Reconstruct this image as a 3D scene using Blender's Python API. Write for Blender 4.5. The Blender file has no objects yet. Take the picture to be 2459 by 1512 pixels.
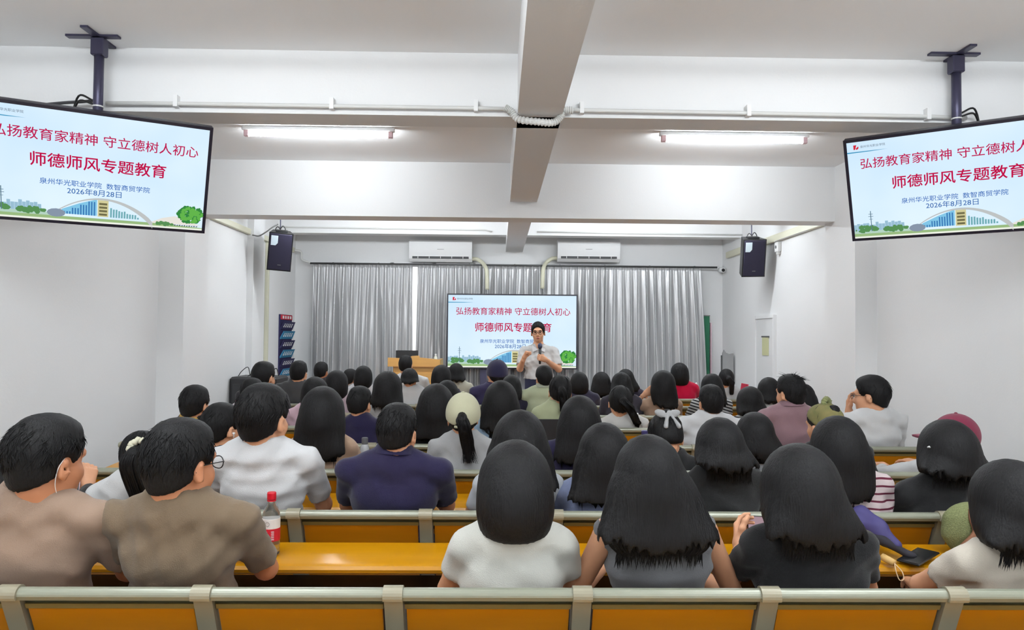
import bpy, math, random
import numpy as np
from mathutils import Vector, Matrix

# ------------------------------------------------------------------ camera
FPX, CXP, CYP, CAMZ = 1755.0, 1229.5, 756.0, 1.52      # focal length in pixels of the 2459 x 1512 frame
def _n(v): return v / np.linalg.norm(v)
_yc = _n(np.array([(1197 - CXP) / FPX, -(806 - CYP) / FPX, -1.0]))
_xc = np.array([math.cos(.0085), -math.sin(.0085), 0.0]); _xc = _n(_xc - _yc * _xc.dot(_yc))
_zc = np.cross(_xc, _yc)
RW = np.array([_xc, _yc, _zc])
def ray(u, v): return RW @ np.array([(u - CXP) / FPX, -(v - CYP) / FPX, -1.0])
CPOS = np.array([0, 0, CAMZ])
def PY(u, v, d): w = ray(u, v); return CPOS + w * d / w[1]          # point at depth d
def PX(u, v, x): w = ray(u, v); return CPOS + w * x / w[0]          # point on the plane X = x
def PZ(u, v, z): w = ray(u, v); return CPOS + w * (z - CAMZ) / w[2] # point at height z

scene = bpy.context.scene
col = scene.collection
cam_data = bpy.data.cameras.new('camera'); cam = bpy.data.objects.new('camera', cam_data); col.objects.link(cam)
cam_data.sensor_width = 36.0; cam_data.lens = FPX / 2459 * 36.0; cam_data.clip_start = .05; cam_data.clip_end = 100
m4 = Matrix([[*RW[0], 0], [*RW[1], 0], [*RW[2], CAMZ], [0, 0, 0, 1]])
cam.matrix_world = m4
scene.camera = cam
world = bpy.data.worlds.new('world'); scene.world = world; world.use_nodes = True
world.node_tree.nodes['Background'].inputs[0].default_value = (.9, .95, 1, 1)
world.node_tree.nodes['Background'].inputs[1].default_value = 1.0
scene.view_settings.view_transform = 'Standard'; scene.view_settings.look = 'None'
scene.view_settings.exposure = 0.10; scene.view_settings.gamma = 1.0; scene.view_settings.use_curve_mapping = False
TUBE_STRENGTH = 112.0

random.seed(7); rng = np.random.default_rng(7)

# ------------------------------------------------------------------ materials
def lin(c):
    c = [x / 255 for x in c]
    return tuple((x / 12.92 if x <= .04045 else ((x + .055) / 1.055) ** 2.4) for x in c)
_M = {}
def mat(name, rgb, rough=.6, metal=0.0, noise=0.0, nscale=8.0, bump=0.0, bscale=40.0, emit=0.0, spec=.5, stretch=None, sheen=0.0,
        stripes=None, alpha=None, trans=0.0, two=None, coat=0.0):
    if name in _M: return _M[name]
    m = bpy.data.materials.new(name); m.use_nodes = True; nt = m.node_tree; b = nt.nodes['Principled BSDF']
    base = (*lin(rgb), 1)
    b.inputs['Base Color'].default_value = base; b.inputs['Roughness'].default_value = rough; b.inputs['Metallic'].default_value = metal
    b.inputs['Specular IOR Level'].default_value = spec
    if coat: b.inputs['Coat Weight'].default_value = coat
    if sheen: b.inputs['Sheen Weight'].default_value = sheen
    if trans: b.inputs['Transmission Weight'].default_value = trans; b.inputs['IOR'].default_value = 1.3
    if emit:
        b.inputs['Emission Color'].default_value = base; b.inputs['Emission Strength'].default_value = emit
    tc = nt.nodes.new('ShaderNodeTexCoord'); mp = nt.nodes.new('ShaderNodeMapping')
    nt.links.new(tc.outputs['Object'], mp.inputs[0])
    if stretch: mp.inputs['Scale'].default_value = stretch
    csock = None
    if noise or two:
        n = nt.nodes.new('ShaderNodeTexNoise'); n.inputs['Scale'].default_value = nscale; n.inputs['Detail'].default_value = 4
        nt.links.new(mp.outputs[0], n.inputs['Vector'])
        mx = nt.nodes.new('ShaderNodeMix'); mx.data_type = 'RGBA'
        c2 = lin(two) if two else tuple(max(0, x * (1 - noise)) for x in base[:3])
        c1 = base[:3] if two else tuple(min(1, x * (1 + noise)) for x in base[:3])
        mx.inputs[6].default_value = (*c1, 1); mx.inputs[7].default_value = (*c2, 1)
        nt.links.new(n.outputs['Fac'], mx.inputs[0]); csock = mx.outputs[2]
    if stripes:  # (rgb2, per metre, duty, slant)
        sp = nt.nodes.new('ShaderNodeSeparateXYZ'); nt.links.new(tc.outputs['Object'], sp.inputs[0])
        sl = nt.nodes.new('ShaderNodeMath'); sl.operation = 'MULTIPLY_ADD'; sl.inputs[1].default_value = stripes[3]
        nt.links.new(sp.outputs[0], sl.inputs[0]); nt.links.new(sp.outputs[2], sl.inputs[2])
        mu = nt.nodes.new('ShaderNodeMath'); mu.operation = 'MULTIPLY'; mu.inputs[1].default_value = stripes[1]
        nt.links.new(sl.outputs[0], mu.inputs[0])
        fr = nt.nodes.new('ShaderNodeMath'); fr.operation = 'FRACT'; nt.links.new(mu.outputs[0], fr.inputs[0])
        lt = nt.nodes.new('ShaderNodeMath'); lt.operation = 'LESS_THAN'; lt.inputs[1].default_value = stripes[2]
        nt.links.new(fr.outputs[0], lt.inputs[0])
        mx = nt.nodes.new('ShaderNodeMix'); mx.data_type = 'RGBA'
        mx.inputs[6].default_value = base; mx.inputs[7].default_value = (*lin(stripes[0]), 1)
        nt.links.new(lt.outputs[0], mx.inputs[0]); csock = mx.outputs[2]
    if csock:
        nt.links.new(csock, b.inputs['Base Color'])
        if emit: nt.links.new(csock, b.inputs['Emission Color'])
    if bump:
        n2 = nt.nodes.new('ShaderNodeTexNoise'); n2.inputs['Scale'].default_value = bscale; n2.inputs['Detail'].default_value = 3
        nt.links.new(mp.outputs[0], n2.inputs['Vector'])
        bp = nt.nodes.new('ShaderNodeBump'); bp.inputs['Strength'].default_value = bump; bp.inputs['Distance'].default_value = .01
        nt.links.new(n2.outputs['Fac'], bp.inputs['Height']); nt.links.new(bp.outputs[0], b.inputs['Normal'])
    _M[name] = m
    return m
def emat(name, rgb, strength=1.0):
    if name in _M: return _M[name]
    m = bpy.data.materials.new(name); m.use_nodes = True; nt = m.node_tree
    nt.nodes.remove(nt.nodes['Principled BSDF']); e = nt.nodes.new('ShaderNodeEmission')
    e.inputs[0].default_value = (*lin(rgb), 1); e.inputs[1].default_value = strength
    nt.links.new(e.outputs[0], nt.nodes['Material Output'].inputs[0]); _M[name] = m
    return m

WALL = mat('white_wall_paint', (233, 233, 233), .85, noise=.02, nscale=1.2, bump=.06, bscale=60)
SLAB = mat('ceiling_paint', (246, 246, 246), .9, noise=.02, nscale=1.5, bump=.05, bscale=50)
FLOORM = mat('pale_floor_tile', (196, 192, 186), .4, noise=.08, nscale=5)
PIPE = mat('white_pvc', (215, 215, 212), .45)
TRUNK = mat('cream_trunking', (214, 212, 190), .5)
BLACK = mat('black_plastic', (24, 24, 26), .4)
NAVYBLACK = mat('black_bezel', (26, 24, 38), .35)
STEEL = mat('dark_steel', (70, 68, 90), .4, .5)
GREYMET = mat('grey_metal', (120, 120, 120), .35, .6)
RAIL = mat('olive_grey_painted_metal', (138, 140, 124), .3, .15, spec=.6)
POSTM = mat('khaki_grey_painted_metal', (142, 136, 116), .4, .1)
WOOD = mat('amber_wood_laminate', (186, 116, 10), .35, noise=.16, nscale=3, stretch=(1, 6, 8), spec=.4)
DESKW = mat('amber_desk_laminate', (188, 130, 10), .28, noise=.10, nscale=3, stretch=(1, 8, 8), spec=.5)
DARKIN = mat('under_desk_shade', (46, 34, 26), .7)  # dark colour standing in for the shade under the desks
SKIN = mat('skin', (206, 152, 118), .5, noise=.06, nscale=30, spec=.35)
SKIN2 = mat('tanned_skin', (184, 124, 90), .5, noise=.06, nscale=30, spec=.35)
HAIR = mat('black_hair', (13, 12, 13), .6, noise=.35, nscale=60, stretch=(1, 1, .12), bump=.35, bscale=220, spec=.22)
WHITEP = mat('white_plastic', (236, 236, 236), .35)

# ------------------------------------------------------------------ mesh helpers
def mesh_from(name, V, Fc, smooth=False):
    me = bpy.data.meshes.new(name)
    V = np.asarray(V, dtype=np.float32)
    if isinstance(Fc, np.ndarray):
        n, k = Fc.shape
        me.vertices.add(len(V)); me.vertices.foreach_set('co', V.ravel())
        me.loops.add(n * k); me.loops.foreach_set('vertex_index', Fc.astype(np.int32).ravel())
        me.polygons.add(n); me.polygons.foreach_set('loop_start', np.arange(0, n * k, k, dtype=np.int32))
        me.update(calc_edges=True); me.validate()
    else:
        me.from_pydata([tuple(map(float, v)) for v in V], [], [tuple(map(int, f)) for f in Fc]); me.update()
    if smooth: me.polygons.foreach_set('use_smooth', np.ones(len(me.polygons), dtype=bool))
    return me
def link(name, me, m, parent=None, loc=None, rotz=0.0):
    o = bpy.data.objects.new(name, me); col.objects.link(o)
    if me is not None and m is not None:
        if not me.materials: me.materials.append(m)
        elif me.materials[0] != m:
            o.material_slots[0].link = 'OBJECT'; o.material_slots[0].material = m
    if parent: o.parent = parent
    if loc is not None: o.location = loc
    if rotz: o.rotation_euler = (0, 0, rotz)
    return o
class MB:
    def __init__(s): s.v = []; s.f = []
    def add(s, V, Fc):
        b = len(s.v); s.v += [tuple(map(float, p)) for p in V]; s.f += [tuple(b + i for i in f) for f in Fc]; return s
    def box(s, lo, hi, M=None, bev=0.0):
        x0, y0, z0 = lo; x1, y1, z1 = hi
        if bev:
            e = bev
            # rounded in plan of all three axes: chamfered box (24 verts)
            V = []; 
            for sx in (0, 1):
                for sy in (0, 1):
                    for sz in (0, 1):
                        X = (x0, x1)[sx]; Y = (y0, y1)[sy]; Z = (z0, z1)[sz]
                        dx = e if sx == 0 else -e; dy = e if sy == 0 else -e; dz = e if sz == 0 else -e
                        V += [(X, Y + dy, Z + dz), (X + dx, Y, Z + dz), (X + dx, Y + dy, Z)]
            def i(sx, sy, sz, a): return ((sx * 2 + sy) * 2 + sz) * 3 + a
            Fc = []
            for sx in (0, 1):
                q = [i(sx, 0, 0, 0), i(sx, 1, 0, 0), i(sx, 1, 1, 0), i(sx, 0, 1, 0)]; Fc.append(q if sx else q[::-1])
            for sy in (0, 1):
                q = [i(0, sy, 0, 1), i(0, sy, 1, 1), i(1, sy, 1, 1), i(1, sy, 0, 1)]; Fc.append(q if sy else q[::-1])
            for sz in (0, 1):
                q = [i(0, 0, sz, 2), i(1, 0, sz, 2), i(1, 1, sz, 2), i(0, 1, sz, 2)]; Fc.append(q if sz else q[::-1])
            for sy in (0, 1):
                for sz in (0, 1):
                    q = [i(0, sy, sz, 1), i(1, sy, sz, 1), i(1, sy, sz, 2), i(0, sy, sz, 2)]; Fc.append(q if sy != sz else q[::-1])
            for sx in (0, 1):
                for sz in (0, 1):
                    q = [i(sx, 0, sz, 0), i(sx, 1, sz, 0), i(sx, 1, sz, 2), i(sx, 0, sz, 2)]; Fc.append(q[::-1] if sx != sz else q)
            for sx in (0, 1):
                for sy in (0, 1):
                    q = [i(sx, sy, 0, 0), i(sx, sy, 1, 0), i(sx, sy, 1, 1), i(sx, sy, 0, 1)]; Fc.append(q if sx != sy else q[::-1])
            for sx in (0, 1):
                for sy in (0, 1):
                    for sz in (0, 1):
                        t = [i(sx, sy, sz, a) for a in range(3)]; Fc.append(t if (sx + sy + sz) % 2 else t[::-1])
        else:
            V = [(x, y, z) for x in (x0, x1) for y in (y0, y1) for z in (z0, z1)]
            Fc = [(0, 1, 3, 2), (4, 6, 7, 5), (0, 4, 5, 1), (2, 3, 7, 6), (0, 2, 6, 4), (1, 5, 7, 3)]
        if M is not None: V = [M @ Vector(p) for p in V]
        return s.add(V, Fc)
    def prism(s, poly, axis, a, b, M=None):
        """poly: 2-D outline (counter-clockwise) in the two other axes, extruded along axis from a to b"""
        n = len(poly); V = []
        for t in (a, b):
            for p in poly:
                V.append({'x': (t, p[0], p[1]), 'y': (p[0], t, p[1]), 'z': (p[0], p[1], t)}[axis])
        Fc = [[i, (i + 1) % n, n + (i + 1) % n, n + i] for i in range(n)] + [list(range(n))[::-1], list(range(n, 2 * n))]
        if axis == 'y': Fc = [f[::-1] for f in Fc]
        if M is not None: V = [M @ Vector(p) for p in V]
        return s.add(V, Fc)
    def tube(s, pts, r, n=10, caps=True):
        pts = [Vector(p) for p in pts]; rr = r if isinstance(r, (list, tuple)) else [r] * len(pts)
        b = len(s.v); up = None
        for i, p in enumerate(pts):
            t = (pts[min(i + 1, len(pts) - 1)] - pts[max(i - 1, 0)]).normalized()
            if up is None: up = t.orthogonal().normalized()
            up = (up - t * up.dot(t)); up = up.normalized() if up.length > 1e-6 else t.orthogonal().normalized()
            w = t.cross(up)
            for k in range(n):
                a = 2 * math.pi * k / n; q = p + (up * math.cos(a) + w * math.sin(a)) * rr[i]; s.v.append(tuple(q))
        for i in range(len(pts) - 1):
            for k in range(n):
                a = b + i * n + k; c = b + i * n + (k + 1) % n; s.f.append((a, c, c + n, a + n))
        if caps:
            s.f.append(tuple(b + k for k in range(n))[::-1]); e = b + (len(pts) - 1) * n; s.f.append(tuple(e + k for k in range(n)))
        return s
    def lathe(s, prof, n=24, c=(0, 0, 0), M=None):
        V = []; Fc = []
        for r, z in prof:
            for k in range(n):
                a = 2 * math.pi * k / n; V.append((c[0] + r * math.cos(a), c[1] + r * math.sin(a), c[2] + z))
        for i in range(len(prof) - 1):
            for k in range(n):
                Fc.append((i * n + k, i * n + (k + 1) % n, (i + 1) * n + (k + 1) % n, (i + 1) * n + k))
        Fc += [tuple(range(n))[::-1], tuple((len(prof) - 1) * n + k for k in range(n))]
        if M is not None: V = [M @ Vector(p) for p in V]
        return s.add(V, Fc)
    def mesh(s, name, smooth=False): return mesh_from(name, s.v, s.f, smooth)
    def build(s, name, m, parent=None, smooth=False, loc=None, rotz=0.0): return link(name, s.mesh(name, smooth), m, parent, loc, rotz)
def autosmooth(o, ang=40):
    me = o.data; me.polygons.foreach_set('use_smooth', np.ones(len(me.polygons), dtype=bool))
    try: me.set_sharp_from_angle(angle=math.radians(ang))
    except Exception: pass
    return o
def empty(name, loc=(0, 0, 0), rotz=0.0):
    o = bpy.data.objects.new(name, None); col.objects.link(o); o.location = loc; o.rotation_euler = (0, 0, rotz); o.empty_display_size = .1
    return o
def tag(o, label, cat, group=None):
    o['label'] = label; o['category'] = cat
    if group: o['group'] = group
    return o
def struct(o, label=None):
    o['kind'] = 'structure'
    if label: o['label'] = label
    return o
def copy_tree(o, parent=None):
    c = o.copy(); col.objects.link(c); c.parent = parent
    for ch in list(o.children): copy_tree(ch, c)
    return c
def bez(pts, n=8):
    """Catmull-Rom through points"""
    P = [Vector(p) for p in pts]; P = [P[0] * 2 - P[1]] + P + [P[-1] * 2 - P[-2]]; out = []
    for i in range(1, len(P) - 2):
        for k in range(n):
            t = k / n; a, b, c, d = P[i - 1:i + 3]
            out.append(.5 * ((2 * b) + (c - a) * t + (2 * a - 5 * b + 4 * c - d) * t * t + (3 * b - a - 3 * c + d) * t ** 3))
    out.append(P[-2]); return out

scene.cycles.max_bounces = 6; scene.cycles.diffuse_bounces = 4; scene.cycles.adaptive_threshold = .025; scene.cycles.glossy_bounces = 2; scene.cycles.transmission_bounces = 4
# ------------------------------------------------------------------ the room
XL, XR, YF, YB, ZS = -3.11, 3.45, 11.2, -3.2, 3.185
def slabbox(name, lo, hi, m): return struct(MB().box(lo, hi).build(name, m))
slabbox('floor', (XL - .3, YB - .3, -.2), (XR + .3, YF + .3, 0), FLOORM)
slabbox('ceiling', (XL - .3, YB - .3, ZS), (XR + .3, YF + .3, ZS + .2), SLAB)
slabbox('wall_left', (XL - .2, YB, 0), (XL, YF, ZS), WALL)
slabbox('wall_right', (XR, YB, 0), (XR + .2, YF, ZS), WALL)
slabbox('wall_back', (XL - .2, YB - .2, 0), (XR + .2, YB, ZS), WALL)
slabbox('wall_front', (XL - .2, YF, 0), (XR + .2, YF + .2, ZS), WALL)
slabbox('trim_1', (XL, 4.27, 2.81), (XR, 4.50, ZS), WALL)['label'] = 'first white ceiling beam across the room'
slabbox('trim_2', (XL, 7.00, 2.655), (XR, 7.27, ZS), WALL)['label'] = 'second deeper white ceiling beam across the room'
slabbox('trim_3', (XL, 10.3, 2.945), (XR, 10.52, ZS), WALL)['label'] = 'third shallow ceiling beam near the curtains'
slabbox('trim_4', (.10, YB, 2.81), (.36, YF, ZS), WALL)['label'] = 'long ceiling beam running down the middle of the room'
slabbox('trim_5', (XL, 6.72, 0), (XL + .235, 7.27, ZS), WALL)['label'] = 'shallow pilaster on the left wall'
slabbox('trim_6', (XR - .2, 6.6, 0), (XR, 7.2, ZS), WALL)['label'] = 'shallow pilaster on the right wall'
slabbox('trim_7', (XL, 9.05, 0), (XL + .08, 9.45, ZS), WALL)['label'] = 'far shallow pilaster on the left wall'
slabbox('baseboard_left', (XL, YB, 0), (XL + .012, YF, .12), PIPE)
slabbox('baseboard_right', (XR - .012, YB, 0), (XR, YF, .12), PIPE)
# window behind the curtains
w1 = empty('window_1', (-1.31, YF, 1.0)); struct(w1, 'bright window showing in a gap between the curtains')
for a in (-.95, -.32, .32, .95): MB().box((a - .03, -.06, 0), (a + .03, -.002, 1.62)).build('window_frame', WHITEP, w1)
for z in (0, 1.56): MB().box((-.95, -.06, z), (.95, -.002, z + .06)).build('window_frame', WHITEP, w1)
for a in (-.63, 0, .63): MB().box((a - .29, -.03, .06), (a + .29, -.02, 1.56)).build('window_pane', emat('daylit_glass', (250, 252, 255), 1.3), w1)

# ------------------------------------------------------------------ fluorescent lamps
TUBE = emat('lit_tube', (243, 250, 255), TUBE_STRENGTH)
PINK = mat('pink_white_lamp_end', (225, 190, 195), .4)
def lamp(x, y, label, zt=ZS):
    t = empty('fluorescent_lamp', (x, y, zt)); tag(t, label, 'lamp', 'fluorescent ceiling lamps')
    if zt < ZS: [MB().tube([(q, 0, -.005), (q, 0, ZS - zt)], .005, 6).build('hanger_rod', WHITEP, t) for q in (-.4, .4)]
    b = MB().box((-.61, -.022, -.035), (.61, .022, 0), bev=.006).build('housing', WHITEP, t)
    MB().tube([(-.555, 0, -.065), (.555, 0, -.065)], .016, 8, False).build('tube', TUBE, t, True)
    for s in (-1, 1):
        MB().box((s * .575 - .02, -.018, -.084), (s * .575 + .02, .018, -.03), bev=.005).build('lamp_holder', PINK, t)
lamp(-1.46, 5.86, 'fluorescent ceiling tube left of the long ceiling beam')
lamp(1.90, 5.86, 'fluorescent ceiling tube right of the long ceiling beam')
for x, s in ((-.75, 'left'), (1.25, 'right')): lamp(x, 9.0, 'added hanging fluorescent tube just %s of the middle beam, brightening the front wall' % s, 3.04)  # extra unseen pair, added to brighten the front wall
for x, s in ((-.75, 'left'), (1.25, 'right')): lamp(x, 1.5, 'added fluorescent fill tube just %s of the middle beam above the camera' % s)  # unseen fill pair, added to lift the light on the near end
for x, s in ((-2.05, 'left'), (2.5, 'right')): lamp(x, 8.8, 'hanging fluorescent tube near the %s loudspeaker' % s, 3.01)
for x, s in ((-1.5, 'left'), (1.9, 'right')):
    for y, w, zt in ((2.1, 'over the nearest row', ZS), (.8, 'above the camera, added as fill light', ZS), (-.7, 'behind the last row', ZS), (-2.3, 'by the back wall', ZS)):  # the pair above the camera is added to brighten the near end
        lamp(x, y, 'fluorescent ceiling tube on the %s side %s' % (s, w), zt)

# ------------------------------------------------------------------ slide shown on all three screens (unit width, 16:9)
SW, SH = 1.0, .5625
def text_mesh(name, body, x0, x1, yc, h=None, offset=0.0):
    """flat lettering fitted to slide coordinates (fractions, y from the top)"""
    cu = bpy.data.curves.new(name, 'FONT'); cu.body = body; cu.resolution_u = 3; cu.offset = offset
    o = bpy.data.objects.new(name, cu); col.objects.link(o)
    dg = bpy.context.evaluated_depsgraph_get(); dg.update()
    me = bpy.data.meshes.new_from_object(o.evaluated_get(dg)); n = len(me.vertices)
    V = np.empty(n * 3, dtype=np.float32); me.vertices.foreach_get('co', V); V = V.reshape(-1, 3)
    lo = V.min(0); hi = V.max(0)
    sx = (x1 - x0) * SW / (hi[0] - lo[0]); sy = sx if h is None else h * SH / (hi[1] - lo[1])
    W = np.zeros_like(V); W[:, 0] = (V[:, 0] - lo[0]) * sx + (x0 - .5) * SW
    W[:, 2] = (V[:, 1] - (lo[1] + hi[1]) / 2) * sy + (.5 - yc) * SH
    me.vertices.foreach_set('co', W.ravel()); me.update(); me.name = name
    bpy.data.objects.remove(o); bpy.data.curves.remove(cu)
    return me
def flat(polys, name):
    """flat polygons (fractions, y from the top) of one picture element"""
    mb = MB()
    for p in polys:
        V = [((a - .5) * SW, 0, (.5 - b) * SH) for a, b in p]
        ar = sum(V[i][0] * V[(i + 1) % len(V)][2] - V[(i + 1) % len(V)][0] * V[i][2] for i in range(len(V)))
        mb.add(V if ar > 0 else V[::-1], [tuple(range(len(V)))])
    return mb.mesh(name)
def rect(a, b, c, d): return [(a, b), (c, b), (c, d), (a, d)]
E_BG = bpy.data.materials.new('slide_sky'); E_BG.use_nodes = True
nt = E_BG.node_tree; nt.nodes.remove(nt.nodes['Principled BSDF']); em = nt.nodes.new('ShaderNodeEmission')
tcn = nt.nodes.new('ShaderNodeTexCoord'); nz = nt.nodes.new('ShaderNodeTexNoise'); nz.inputs['Scale'].default_value = 2.2; nz.inputs['Detail'].default_value = 2
rp = nt.nodes.new('ShaderNodeValToRGB'); rp.color_ramp.elements[0].position = .35; rp.color_ramp.elements[1].position = .7
rp.color_ramp.elements[0].color = (*lin((204, 229, 248)), 1); rp.color_ramp.elements[1].color = (*lin((222, 240, 253)), 1)
nt.links.new(tcn.outputs['Object'], nz.inputs['Vector']); nt.links.new(nz.outputs['Fac'], rp.inputs[0]); nt.links.new(rp.outputs[0], em.inputs[0])
nt.links.new(em.outputs[0], nt.nodes['Material Output'].inputs[0])
def leafy(cx, cy, rx, ry, n, seed):
    r = random.Random(seed); out = []
    for i in range(n):
        a = r.uniform(0, 6.28); q = math.sqrt(r.random()); x = cx + rx * q * math.cos(a); y = cy + ry * q * math.sin(a); s = r.uniform(.005, .012)
        out.append([(x + s * math.cos(t) * r.uniform(.7, 1.2), y + 1.7 * s * math.sin(t) * r.uniform(.7, 1.2)) for t in (0, 1.05, 2.1, 3.14, 4.2, 5.25)])
    return out
SLIDE = []   # (name, mesh, material, lift)
SLIDE.append(('slide_title', text_mesh('slide_title', '弘扬教育家精神 守立德树人初心', .062, .953, .222, offset=.006), emat('slide_red', (186, 24, 78)), 4))
SLIDE.append(('slide_subtitle', text_mesh('slide_subtitle', '师德师风专题教育', .212, .806, .443, offset=.012), emat('slide_red2', (188, 16, 70)), 4))
SLIDE.append(('slide_school_name', text_mesh('slide_school_name', '泉州华光职业学院  数智商贸学院', .249, .735, .636, offset=.004), emat('slide_blue', (34, 96, 176)), 4))
SLIDE.append(('slide_date', text_mesh('slide_date', '2026年8月28日', .365, .605, .706, offset=.004), emat('slide_blue2', (48, 100, 168)), 4))
SLIDE.append(('slide_logo_text', text_mesh('slide_logo_text', '泉州华光职业学院', .068, .19, .052), emat('slide_grey', (86, 96, 110)), 4))
SLIDE.append(('slide_logo_mark', flat([[(.034, .03), (.05, .03), (.046, .05), (.042, .075), (.034, .075)], [(.045, .062), (.052, .055), (.056, .045), (.06, .05), (.058, .068), (.048, .078)]], 'slide_logo_mark'), emat('slide_logo_red', (206, 40, 60)), 4))
SLIDE.append(('slide_logo_line', flat([[(.0, .096), (.12, .098), (.2, .1), (.12, .106), (.0, .108)]], 'slide_logo_line'), emat('slide_line', (70, 150, 190)), 4))
far = []; r0 = random.Random(3)
for i in range(16):
    a = .0 + i * .016; far.append(rect(a, .865 - r0.uniform(0, .035), a + .015, .925))
SLIDE.append(('slide_far_buildings', flat(far, 'slide_far_buildings'), emat('slide_bld', (150, 186, 206)), 1))
SLIDE.append(('slide_glass_building', flat([[(.335, .905), (.345, .885), (.42, .82), (.488, .775), (.496, .775), (.496, .93), (.335, .93)]], 'slide_glass_building'), emat('slide_glass', (128, 194, 226)), 1))
SLIDE.append(('slide_glass_fins', flat([rect(.35 + i * .012, .905 - .012 * i + (i % 3) * .012, .356 + i * .012, .93) for i in range(12)], 'slide_glass_fins'), emat('slide_fin', (56, 116, 176)), 2))
SLIDE.append(('slide_tower', flat([rect(.5, .775, .548, .935)], 'slide_tower'), emat('slide_tower_c', (206, 200, 150)), 2))
SLIDE.append(('slide_tower_windows', flat([rect(.506, .80 + i * .034, .542, .82 + i * .034) for i in range(4)], 'slide_tower_windows'), emat('slide_tw', (110, 106, 74)), 3))
bl = []
for i in range(11): bl.append(rect(.556 + i * .0125, .83 + .007 * i + r0.uniform(0, .02), .564 + i * .0125, .935))
SLIDE.append(('slide_side_buildings', flat(bl, 'slide_side_buildings'), emat('slide_side', (110, 168, 176)), 2))
arch = []
for i in range(24):
    def ap(t, w):
        x = .295 + .46 * t; y = .955 - .2 * math.sin(math.pi * t) ** .75 + w; return (x, y)
    t0, t1 = i / 24, (i + 1) / 24; w0 = .012 + .05 * t0 ** 3; w1_ = .012 + .05 * t1 ** 3
    arch.append([ap(t0, 0), ap(t1, 0), ap(t1, w1_), ap(t0, w0)])
SLIDE.append(('slide_arch', flat(arch, 'slide_arch'), emat('slide_arch_c', (186, 190, 190)), 3))
SLIDE.append(('slide_stone', flat([[(.318 + .04 * math.cos(t / 12 * 6.283), .925 + .04 * math.sin(t / 12 * 6.283)) for t in range(12)]], 'slide_stone'), emat('slide_stone_c', (132, 146, 164)), 4))
SLIDE.append(('slide_wing', flat([[(.74, .955), (.80, .90), (.86, .872), (.90, .89), (.99, .955)]], 'slide_wing'), emat('slide_wing_c', (226, 222, 214)), 2))
SLIDE.append(('slide_tree', flat(leafy(.935, .845, .062, .085, 170, 1), 'slide_tree'), emat('slide_green', (52, 130, 62)), 3))
SLIDE.append(('slide_tree_light', flat(leafy(.94, .85, .055, .075, 70, 2), 'slide_tree_light'), emat('slide_green2', (96, 176, 74)), 4))
for bi, bu in enumerate((leafy(.06, .905, .06, .03, 60, 4), leafy(.21, .915, .06, .024, 60, 5), leafy(.81, .955, .04, .012, 24, 6))): SLIDE.append(('slide_bush', flat(bu, 'slide_bush'), emat('slide_green3', (86, 140, 84)), 3))
SLIDE.append(('slide_hedge', flat([rect(0, .925, .30, .955)], 'slide_hedge'), emat('slide_hedge_c', (176, 206, 190)), 2))
SLIDE.append(('slide_lawn', flat([[(0, .95), (.3, .955), (.75, .955), (1, .975), (1, .985), (0, .985)]], 'slide_lawn'), emat('slide_lawn_c', (150, 182, 126)), 2))
SLIDE.append(('slide_pavement', flat([rect(0, .982, 1, 1.0)], 'slide_pavement'), emat('slide_pave', (232, 236, 224)), 3))
SLIDE.append(('slide_pylon', flat([rect(.089, .715, .093, .93), rect(.08, .745, .102, .75), rect(.078, .77, .104, .775), rect(.082, .8, .1, .804)], 'slide_pylon'), emat('slide_pylon_c', (92, 120, 136)), 4))
SLIDE.append(('slide_caption', flat([[(.86 + i * .012, .955 + (i % 2) * .004), (.868 + i * .012, .955), (.866 + i * .012, .968), (.859 + i * .012, .966)] for i in range(10)], 'slide_caption'), emat('slide_cap', (84, 92, 96)), 5))
BGM = MB().box((-.5, 0, -SH / 2), (.5, .004, SH / 2)).mesh('screen')
def television(root, W, bez_w, thick=.045):
    """TV centred on the root, facing -Y, screen width W"""
    H = W * .5625; a = W / 2 + bez_w; b = H / 2 + bez_w; mb = MB()
    mb.box((-a, 0, -b), (a, thick, b), bev=.006)
    mb.build('casing', NAVYBLACK, root)
    for lo, hi in (((-a, -.008, H / 2), (a, 0, b)), ((-a, -.008, -b), (a, 0, -H / 2)), ((-a, -.008, -H / 2), (-W / 2, 0, H / 2)), ((W / 2, -.008, -H / 2), (a, 0, H / 2))):
        MB().box(lo, hi).build('bezel', NAVYBLACK, root)
    sc = link('screen', BGM, E_BG, root, (0, -.005, 0)); sc.scale = (W, 1, W)
    for nme, me, m, lift in SLIDE:
        o = link(nme, me, m, sc, (0, -.0010 * lift, 0))
    return sc
# front screen on a stand
c = (PY(1073, 705, 10.75) + PY(1387, 886, 10.75)) / 2
FTV = empty('television', (c[0], 10.75, 0)); tag(FTV, 'large flat television on a stand showing the slide behind the lecturer', 'television')
sub = 1.885; zc_ = c[2]
def television_at(root, W, bw, z):
    before = set(root.children); sc = television(root, W, bw)
    for ch in root.children:
        if ch not in before: ch.location.z += z
television_at(FTV, sub, .02, zc_)
for s in (-1, 1): MB().box((s * .42 - .05, .05, .08), (s * .42 + .05, .11, zc_)).build('stand_post', STEEL, FTV)
MB().box((-.62, -.42, .06), (.62, .14, .1)).build('stand_base', STEEL, FTV); MB().box((-.5, -.3, .62), (.5, .1, .65)).build('stand_shelf', STEEL, FTV)
for s in (-1, 1):
    for q in (-.37, .09): MB().lathe([(.03, 0), (.032, .03), (.03, .06)], 12, (s * .55, q, 0)).build('castor', BLACK, FTV)
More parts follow.
